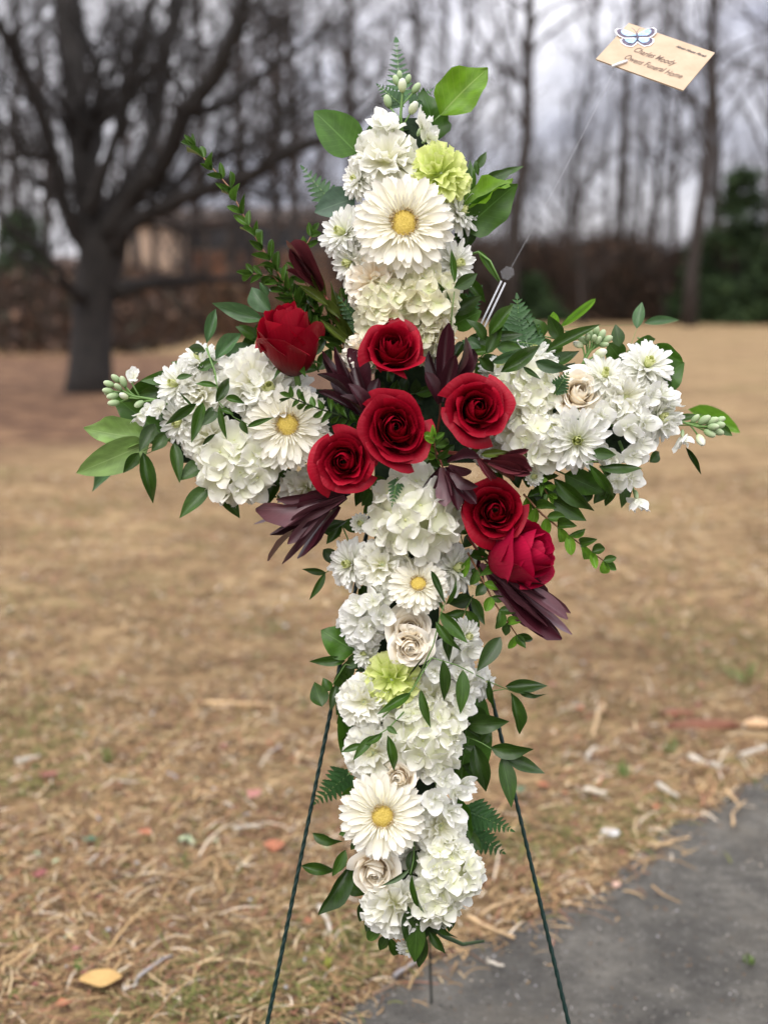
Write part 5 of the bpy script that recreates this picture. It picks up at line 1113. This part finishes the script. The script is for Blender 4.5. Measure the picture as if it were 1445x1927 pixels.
# carnations
for a in [(727, 292, 2.2, (-.05, .45, .9), 60, 'white', 'white carnation at the top of the cross'), (833, 322, 2.6, (.35, .2, .9), 53, 'green', 'lime green carnation at the top right'), (699, 530, 3.0, (-.3, -.1, 1), 50, 'cream', 'creamy carnation at the lower left of the upper gerbera'),
          (684, 664, 2.6, (-.2, 0, 1), 36, 'cream', 'small cream carnation left of the upper red rose'), (376, 738, 2.2, (-.2, .2, 1), 48, 'white', 'white carnation of the left arm under the ruscus sprig'), (474, 712, 2.6, (-.05, .4, .9), 62, 'white', 'large white carnation of the left arm next to the bud-like rose'),
          (388, 826, 1.8, (-.3, -.3, .9), 50, 'white', 'white carnation low on the left arm'), (574, 925, 1.0, (-.1, -.7, .7), 44, 'white', 'white carnation peeking out under the lower left rose'), (1176, 745, 3.0, (.15, .2, 1), 50, 'white', 'white carnation of the right arm beside the cream rose'),
          (718, 1062, 3.0, (-.15, .15, 1), 47, 'white', 'white carnation left of the small gerbera'), (676, 1172, 2.0, (-.5, -.1, .9), 44, 'pure', 'pure white carnation left of the cream spray rose'), (736, 1280, 3.2, (-.05, .05, 1), 48, 'green', 'lime green carnation on the lower arm'),
          (682, 1322, 2.8, (-.35, 0, .95), 46, 'white', 'white carnation left below the lower green carnation'), (812, 1312, 2.2, (.1, .15, 1), 50, 'white', 'white carnation right of the lower green carnation'), (700, 1418, 2.8, (-.3, 0, 1), 52, 'white', 'white carnation above the lowest gerbera'),
          (832, 1556, 2.2, (.35, .05, .95), 46, 'white', 'white carnation right of the lowest gerbera'), (738, 1712, 2.4, (-.25, -.35, .95), 56, 'white', 'white carnation near the bottom tip of the cross'), (780, 1600, .6, (0, 0, 1), 40, 'pure', 'white carnation deep behind the lowest gerbera'),
          (935, 838, 1.8, (.2, -.2, 1), 44, 'pure', 'white carnation under the right rose'), (855, 1245, 1.8, (.4, .1, .9), 42, 'pure', 'pure white carnation right of the green carnation')]: carnation(*a)
# hydrangeas
for a in [(726, 578, 2.4, (-.1, 0, 1), 58, 'cream', 'cream hydrangea head left below the upper gerbera'), (806, 560, 2.6, (.15, 0, 1), 60, 'cream', 'cream hydrangea head right below the upper gerbera'), (805, 640, 1.6, (.2, -.1, 1), 48, 'cream', 'cream hydrangea head above the dark bracts'),
          (452, 872, 1.8, (-.1, -.35, .9), 76, 'white', 'white hydrangea head on the underside of the left arm'), (988, 738, 2.4, (.05, .25, 1), 62, 'white', 'white hydrangea head right of the rose, upper one on the right arm'), (1000, 820, 2.2, (-.1, -.25, 1), 66, 'white', 'white hydrangea head lower on the right arm'),
          (782, 968, 2.8, (.05, .05, 1), 88, 'white', 'large white hydrangea head right below the centre roses'), (800, 1385, 2.2, (.1, 0, 1), 74, 'white', 'white hydrangea head in the middle of the lower arm'), (846, 1640, 2.4, (.25, -.05, .95), 62, 'white', 'white hydrangea head near the bottom, upper part'), (815, 1690, 2.0, (.1, -.4, .9), 56, 'white', 'white hydrangea head near the bottom, lower part')]: hydrangea(*a)
# stock
stock('white stock with green buds at the top tip of the cross', [(758, 260, 0), (754, 215, .5), (758, 165, .5), (760, 150, .5)], [(722, 232, 1.8, (-.5, .7, .6), 30), (795, 235, 1.8, (.4, .7, .6), 28), (740, 240, 2.2, (-.1, .7, .7), 26), (806, 258, 1.5, (.6, .4, .6), 22)],
      [(757, 160, 1, (0, .9, .4), 14, 1), (778, 202, 1.6, (.4, .6, .7), 15, 1), (783, 165, .5, (.6, .8, .2), 12), (745, 150, -1, (-.3, 1, 0), 11), (768, 148, -1, (.3, 1, 0), 10), (730, 190, -2.5, (-.3, 1, 0), 14), (752, 140, -1.5, (-.1, 1, 0), 9)])
stock('stock stem with small buds pointing left at the left tip', [(330, 764, 1.5), (290, 752, 1.2), (250, 745, 1), (215, 728, 1)], [(252, 710, 1.5, (.1, .6, .7), 16), (262, 782, 2, (-.2, -.8, .5), 18), (302, 768, 2.4, (-.3, -.3, .9), 22), (280, 770, 2, (-.4, -.2, .9), 14)],
      [(218, 712, 1, (-.7, .6, .3), 11), (205, 722, 1, (-1, .3, .2), 11), (203, 735, 1, (-1, .1, .3), 11), (212, 745, 1.2, (-1, -.2, .3), 12), (214, 758, 1.2, (-1, -.1, .3), 12), (232, 718, 1.2, (-.3, .9, .3), 12), (233, 745, 1.6, (-.6, .3, .7), 11, 1), (206, 740, .6, (-1, 0, 0), 10), (222, 728, 1.5, (-.6, .5, .6), 10), (262, 760, 1.6, (-.8, -.5, .4), 11), (242, 705, 1, (-.3, 1, .2), 9)])
stock('stock stem with a crown of buds rising from the right arm', [(1088, 700, 1), (1103, 672, 1), (1115, 650, 1), (1120, 635, 1)], [], [(1097, 640, 1, (-.7, .6, .4), 12), (1088, 648, 1.2, (-.9, .3, .4), 12, 1), (1110, 626, 1, (-.3, 1, .2), 11), (1122, 622, 1, (0, 1, .3), 11), (1132, 630, 1.2, (.5, .9, .3), 12), (1142, 638, 1, (.9, .4, .3), 12), (1118, 636, 1.8, (0, .5, .9), 10), (1130, 664, 1.8, (.6, .2, .8), 15, 1), (1106, 634, 1.6, (-.3, .6, .8), 10), (1136, 648, 1, (.9, .1, .3), 10), (1126, 640, 1.7, (.3, .6, .7), 10)])
stock('stock stem with buds and blossoms at the right tip', [(1225, 790, 1), (1270, 790, 1), (1310, 802, 1), (1345, 805, 1)], [(1284, 825, 1.6, (-.1, -.8, .5), 24), (1255, 760, 1.6, (.7, .3, .6), 26), (1265, 790, 1.8, (.6, -.3, .7), 22)],
      [(1325, 790, 1, (.8, .5, .3), 14), (1340, 792, 1, (.9, .4, .3), 13), (1352, 800, 1, (1, .1, .2), 13), (1350, 812, 1, (1, -.3, .2), 13), (1335, 815, 1.2, (.8, -.5, .4), 13), (1318, 828, 1.4, (.2, -.7, .7), 15, 1), (1355, 790, .6, (1, .4, 0), 11), (1342, 803, 1.6, (.8, 0, .6), 12), (1308, 788, .8, (.6, .7, .4), 11)])
stock('stock stem of ruffled white blossoms running along the lower right arm', [(1100, 790, 1), (1150, 800, 2), (1195, 800, 2.2), (1240, 770, 2)], [(1132, 782, 4.0, (-.1, 0, 1), 30), (1182, 806, 4.2, (0, -.2, 1), 32), (1160, 770, 3.4, (0, .3, 1), 24), (1212, 795, 3.8, (.2, -.1, 1), 30), (1225, 745, 3.2, (.3, .2, .9), 28), (1205, 768, 3.4, (.1, .2, 1), 24), (1245, 742, 2.4, (.5, .3, .8), 28), (1250, 800, 2.2, (.5, -.3, .8), 26)])
stock('stock stem of white blossoms hanging down from the right arm', [(1165, 830, 1), (1180, 870, 1.6), (1190, 915, 1.6), (1196, 940, 1.6)], [(1150, 862, 3, (-.2, -.1, 1), 26), (1190, 858, 3.2, (.2, 0, 1), 28), (1205, 835, 3, (.4, .1, .9), 28), (1160, 905, 2.6, (-.2, -.3, .9), 28), (1188, 900, 2.6, (.3, -.3, .9), 26), (1200, 942, 2.2, (.15, -.9, .4), 26), (1135, 850, 2.4, (-.3, -.1, 1), 22)])
stock('white stock blossoms left of the cream spray rose', [(720, 1200, 0), (705, 1150, 1), (695, 1110, 1)], [(702, 1132, 4., (-.1, .1, 1), 30), (720, 1160, 4., (.1, -.1, 1), 28), (676, 1140, 3, (-.4, .1, .9), 26), (690, 1180, 3.8, (-.1, -.2, 1), 28), (722, 1128, 3.2, (.1, .2, 1), 22), (735, 1105, 2.4, (0, 0, 1), 26)])
stock('white stock blossoms on the right edge beside the stalk of hanging leaves', [(840, 1300, 0), (860, 1240, 1), (865, 1190, 1)], [(838, 1228, 3, (0, .1, 1), 26), (880, 1225, 2.4, (.5, .1, .9), 28), (868, 1265, 3, (.2, 0, 1), 26), (892, 1275, 2, (.6, 0, .8), 28), (818, 1262, 3.2, (0, 0, 1), 26), (880, 1300, 2.2, (.5, -.1, .9), 28), (868, 1330, 2.6, (.3, 0, 1), 28)])
stock('white stock blossoms beside the small cream rose low on the cross', [(820, 1560, 0), (825, 1500, 1), (815, 1450, 1)], [(838, 1468, 3.6, (.2, .1, 1), 30), (858, 1492, 3, (.5, 0, .9), 26), (818, 1505, 4, (0, 0, 1), 30), (848, 1528, 3.2, (.4, -.1, .9), 28), (805, 1452, 3.4, (0, .2, 1), 26), (800, 1530, 3.2, (0, -.2, 1), 24), (870, 1478, 2.2, (.7, .1, .6), 24)])
stock('white stock blossoms by the bottom hydrangea', [(800, 1660, 0), (850, 1600, 1), (870, 1580, 1)], [(862, 1600, 3.4, (.4, .2, .9), 28), (790, 1700, 3., (-.2, -.4, .9), 26), (880, 1640, 2.2, (.7, 0, .7), 28), (820, 1640, 4.2, (-.1, .1, 1), 28), (775, 1665, 2.2, (-.2, -.1, 1), 22), (872, 1675, 2, (.6, -.3, .7), 26)])
# burgundy bracts
LG = 'burgundy leucadendron stems'
def leuc(label, leaves, kind='burg', t=5., stem=None, extra=None):
    return spray('leucadendron_stem', 'leucadendron', label, None, leaves, stem, t, group=LG, kinds=(kind,) if isinstance(kind, str) else kind, sm=M_stemr, pname='bract', sr=3)
leuc('very dark bracts left of the upper red rose', [(694, 790, 608, 660, 34, 4), (694, 790, 631, 652, 34, 4.6), (696, 780, 654, 656, 34, 4.2), (690, 780, 597, 705, 30, 5), (685, 785, 599, 737, 22, 5.4), (697, 770, 712, 712, 30, 4), (690, 790, 655, 722, 40, 6), (700, 785, 668, 690, 36, 5.4), (680, 780, 625, 700, 34, 5.6), (690, 795, 640, 745, 30, 6)], 'burg', 5, [(705, 850, 1), (697, 800, 3), (692, 770, 4)])
leuc('very dark upright bracts right of the upper red rose', [(829, 752, 845, 607, 44, 4.5), (829, 750, 815, 630, 36, 4), (832, 750, 875, 634, 30, 4), (834, 750, 886, 652, 28, 3.6), (830, 755, 808, 660, 34, 5), (832, 755, 858, 668, 38, 5.4), (826, 760, 800, 700, 34, 5)], 'burg', 5, [(820, 830, 1), (828, 780, 3), (830, 740, 3.6)])
leuc('plum bracts fanning down left below the lower left rose', [(652, 925, 481, 957, 30, 3.5), (640, 930, 479, 985, 20, 3), (650, 930, 508, 1005, 36, 4.4), (625, 950, 506, 1056, 20, 3), (630, 945, 531, 1061, 24, 3.6), (635, 950, 559, 1050, 22, 3), (615, 950, 541, 1024, 30, 3.2), (655, 918, 520, 940, 26, 4), (660, 930, 560, 960, 40, 4.6), (650, 935, 545, 985, 34, 5)], ('plum', 'plum', 'burg'), 4, [(700, 900, 1), (665, 920, 2.6), (640, 935, 3)])
leuc('dark bracts between the centre rose and the lower right rose', [(829, 878, 790, 934, 24, 6), (832, 880, 838, 953, 30, 6.6), (840, 885, 896, 948, 36, 7), (838, 880, 880, 962, 36, 6.4), (845, 875, 886, 890, 24, 7.4), (842, 872, 903, 862, 20, 7.2), (835, 880, 862, 960, 34, 6), (830, 885, 812, 945, 28, 6), (850, 880, 900, 915, 34, 6.8)], ('burg', 'plum', 'burg'), 6, [(815, 840, 2), (828, 865, 4), (835, 885, 5)])
leuc('plum bracts pointing down right below the sideways rose', [(930, 1068, 1073, 1154, 26, 2.6), (930, 1075, 1076, 1194, 26, 2.8), (925, 1075, 1058, 1202, 34, 3), (920, 1080, 1043, 1202, 30, 2.6), (945, 1085, 1068, 1166, 36, 4.2), (925, 1065, 1034, 1128, 34, 4), (905, 1060, 966, 1130, 32, 3.4), (935, 1090, 1030, 1180, 36, 3.6), (900, 1050, 900, 1090, 24, 2.6)], ('plum', 'plum', 'burg'), 3, [(880, 1010, 1), (905, 1045, 2), (930, 1075, 2.4)])
leuc('closed reddish bud with olive leaves at the upper left', [(607, 548, 541, 463, 32, 2.4), (606, 546, 545, 468, 28, 1.8), (608, 545, 558, 476, 24, 2.7), (604, 548, 538, 508, 14, 2.2), (602, 550, 552, 470, 22, 2.9)], 'budl', 2.4, [(650, 660, 0), (636, 600, 1.4), (606, 548, 2.2)])
spray('leucadendron_stem', 'leucadendron', 'olive leaves cupping the closed reddish bud', None, [(614, 560, 588, 488, 20, 1.8), (618, 575, 560, 535, 18, 2.4), (640, 600, 600, 560, 16, 2)], [(650, 640, 0), (630, 590, 1.6), (612, 555, 2)], 2, group=LG, kinds=('olive',), sm=M_stemr, sr=2.6)
leuc('closed reddish bud pointing right above the lower right rose', [(922, 868, 1001, 886, 28, 7), (922, 872, 998, 892, 26, 7.4), (924, 862, 990, 878, 24, 6.8), (920, 870, 985, 889, 26, 7.8), (900, 860, 934, 900, 14, 7.2), (905, 868, 966, 905, 18, 7)], 'budl', 7, [(830, 850, 3), (880, 858, 6), (922, 868, 7)])
spray('leucadendron_stem', 'leucadendron', 'reddish olive leaves above the bud that points right', None, [(935, 858, 995, 846, 14, 7), (905, 855, 960, 850, 16, 7), (898, 862, 925, 905, 12, 7.6), (880, 856, 905, 842, 12, 6)], [(845, 850, 4), (900, 856, 6.6)], 7, group=LG, kinds=('budl', 'olive'), sm=M_stemr, sr=2.4)

# ------------------------------------------------------------ card pick, envelope, butterfly
M_clear = plain('clear_plastic', (.85, .87, .9), .12, 0, .0, .55, 1.3); M_faint = plain('thin_clear_plastic', (.75, .77, .8), .2, 0, .0, .06, 1.3)
def pick():
    root = empty('card_pick', P(912, 606, -1), 'clear plastic card pick rising right from behind the cross to the envelope', 'card pick'); inv = root.matrix_basis.inverted()
    for s in (-1, 1):
        o = s * 3.6; mb = MB(); mb.tube([inv @ P(895 + o, 640 + o * .5, -1.6), inv @ P(911 + o, 606 + o * .5, -1), inv @ P(947 + o, 530 + o * .5, -1)], px2m(1.9), 7); part('prong', mb.mesh('prong', M_clear), None, root)
    mb = MB(); c = P(956, 516, -1); q = [(945, 524), (941, 510), (953, 500), (966, 504), (968, 516), (956, 527)]
    v = [inv @ P(x, y, -1.15) for x, y in q] + [inv @ P(x, y, -.85) for x, y in q]; mb.v = v; mb.uv = [(0, 0)] * 12; mb.f = [tuple(range(6)), tuple(range(11, 5, -1))] + [(i, i + 6, (i + 1) % 6 + 6, (i + 1) % 6) for i in range(6)]
    part('collar', mb.mesh('collar', M_faint, False), None, root)
pick()
def envelope():
    e0 = P(1183, 42, -5)
    lo, hi = 0., 9.                                     # depth at which the two edges meet at a right angle
    def ed(q): return P(1345, 98, -5 + q) - e0, P(1121, 110, -5 + q) - e0
    for _ in range(40):
        md = (lo + hi) / 2; u_, w_ = ed(md)
        if u_.dot(w_) < 0: lo = md
        else: hi = md
    ex, ey = ed(md)
    lx, ly = ex.length, ey.length; X = ex.normalized(); Y = (ey - X * ey.dot(X)).normalized(); Z = Y.cross(X)
    M = Matrix.Identity(4)
    for i in range(3): M[i][0], M[i][1], M[i][2], M[i][3] = X[i], -Y[i], Z[i], e0[i]
    root = empty('envelope', M, 'small kraft paper envelope with handwritten address held up at the top right', 'envelope')
    kr = rough_mat('kraft_paper', (.47, .35, .235), (.55, .42, .29), 35, .85, .25, .0008, 5)
    b = MB(); b.box(Matrix.Translation((lx / 2, -ly / 2, -.0006)), lx / 2, ly / 2, .0006); part('paper', b.mesh('paper', kr, False), None, root)
    b = MB(); b.v = [Vector(q) for q in ((.001, -ly + .0, -.0016), (lx - .001, -ly, -.0016), (lx * .5, -ly * .42, -.0018), (.001, -ly, -.0014), (lx - .001, -ly, -.0014), (lx * .5, -ly * .42, -.0015))]; b.uv = [(0, 0)] * 6; b.f = [(0, 1, 2), (5, 4, 3), (0, 3, 4, 1), (1, 4, 5, 2), (2, 5, 3, 0)]
    part('flap', b.mesh('flap', kr, False), None, root)
    ink = plain('pencil_ink', (.16, .11, .08), .7); inkb = plain('printed_ink', (.07, .06, .06), .6)
    def text(body, x0, x1, y, hk, mat, shear, off=0., rot=0.):
        c = bpy.data.curves.new('writing', 'FONT'); c.body = body; c.size = 1; c.shear = shear; c.offset = off; c.space_character = 1.03; c.materials.append(mat)
        tmp = bpy.data.objects.new('tmp', c); col.objects.link(tmp); bpy.context.view_layer.update()
        me = bpy.data.meshes.new_from_object(tmp.evaluated_get(bpy.context.evaluated_depsgraph_get())); bpy.data.objects.remove(tmp); bpy.data.curves.remove(c)
        x_ = [v.co.x for v in me.vertices]; k = (x1 - x0) / (max(x_) - min(x_)); g = random.Random(2)
        for v in me.vertices:                            # a hand's unevenness
            v.co.y += .05 * math.sin(v.co.x * 2.3) * hk; v.co.x *= k; v.co.y *= k * (1.75 if hk else 1.5); v.co.z = 0
        part('writing', me, Matrix.Translation((x0, y, .0004)) @ Matrix.Rotation(rot, 4, 'Z'), root)
    text('Charles Moody', lx * .262, lx * .73, -ly * .58, 1, ink, .4, .006, .0)
    text('Owens Funeral Home', lx * .236, lx * .885, -ly * .80, 1, ink, .4, .006, .0)
    text('Haven House Florals', lx * .61, lx * .955, -ly * .175, 0, inkb, .7, .02)
    return root, lx, ly, M
def butterfly(M, lx, ly):
    Mb = M @ Matrix.Translation((lx * .05, -ly * .14, .0015)) 
    Zm = Vector((M[0][2], M[1][2], M[2][2])); c = M @ Vector((lx * .195, -ly * .27, .002))
    Xb = (RI - Zm * RI.dot(Zm)).normalized(); Yb = Zm.cross(Xb); q = Matrix.Identity(4)
    for i in range(3): q[i][0], q[i][1], q[i][2], q[i][3] = Xb[i] * 1.15, Yb[i] * 1.15, Zm[i], c[i]
    root = empty('butterfly_sticker', q, 'blue butterfly cut-out with dark wing borders on the envelope corner', 'butterfly'); s = px2m(1, -4.4)
    wh = plain('white_card', (.85, .85, .86), .6); bl = rough_mat('blue_wing', (.24, .42, .66), (.50, .66, .84), 160, .6, .1, .0003, 3); dkm = rough_mat('dark_wing_border', (.06, .05, .08), (.16, .13, .18), 260, .6, .1, .0003, 3)
    def poly(name, pts, z, mat, th=.0004, par=root):
        b = MB(); n = len(pts); b.v = [Vector((x * s, y * s, z)) for x, y in pts] + [Vector((x * s, y * s, z - th)) for x, y in pts]; b.uv = [(0, 0)] * (2 * n)
        b.f = [tuple(range(n)), tuple(range(2 * n - 1, n - 1, -1))] + [(i, i + n, (i + 1) % n + n, (i + 1) % n) for i in range(n)]
        return part(name, b.mesh(name, mat, False), None, par)
    upw = [(0, 2), (8, 10), (18, 18), (27, 21), (31, 17), (30, 9), (26, 3), (20, -2), (0, -2)]
    low = [(0, -1), (20, -1), (25, -6), (24, -13), (18, -20), (10, -22), (4, -16), (0, -8)]
    for sg in (-1, 1):
        f = lambda P_, k=1., e=0.: [(sg * (x * k + e * (x > 1)), y * k) for x, y in (P_ if sg > 0 else P_)]
        for nm, W in (('upper_wing', upw), ('lower_wing', low)):
            cx, cy = sum(p[0] for p in W) / len(W), sum(p[1] for p in W) / len(W)
            grow = lambda k: [(sg * (cx + (x - cx) * k), cy + (y - cy) * k) for x, y in W]
            zz = .0 if nm == 'upper_wing' else -.0012
            card = poly('card_edge', grow(1.22), zz, wh)
            w = poly(nm, grow(1.0), zz + .0005, dkm)
            sh = [(sg * (x * .78 + .5), y * .74 + (1.5 if nm == 'upper_wing' else -.5)) for x, y in W]
            poly('blue_patch', sh, zz + .001, bl)
    b = MB(); b.ell((0, 0, .0024), (1.6 * s, 11 * s, 1.4 * s), None, 8, 6); part('body', b.mesh('body', dkm), Matrix.Translation((0, -3 * s, 0)), root)
    for sg in (-1, 1):
        b = MB(); b.tube([(0, 6 * s, .002), (sg * 4 * s, 13 * s, .003), (sg * 7 * s, 17 * s, .003)], .4 * s, 5); part('antenna', b.mesh('antenna', dkm), None, root)
er, lx, ly, Me = envelope()
butterfly(Me, lx, ly)
pk = bpy.data.objects['card_pick']; pinv = pk.matrix_basis.inverted(); foot = Me @ Vector((lx * .24, -ly * 1.02, -.002))
mb = MB(); a_, b_ = P(960, 506, -1), foot; mb.tube([pinv @ (a_.lerp(b_, k / 5) + UP * (-.004 * math.sin(PI * k / 5))) for k in range(6)], px2m(1.4), 8); part('rod', mb.mesh('rod', M_faint), None, pk)
mb = MB(); mb.tube([pinv @ (Me @ Vector((lx * .215, -ly * 1.07, .002))), pinv @ (Me @ Vector((lx * .255, -ly * .96, .0022))), pinv @ (Me @ Vector((lx * .30, -ly * .84, .0018)))], px2m(2.6), 8); part('clip', mb.mesh('clip', plain('white_plastic', (.8, .8, .8), .3)), None, pk)
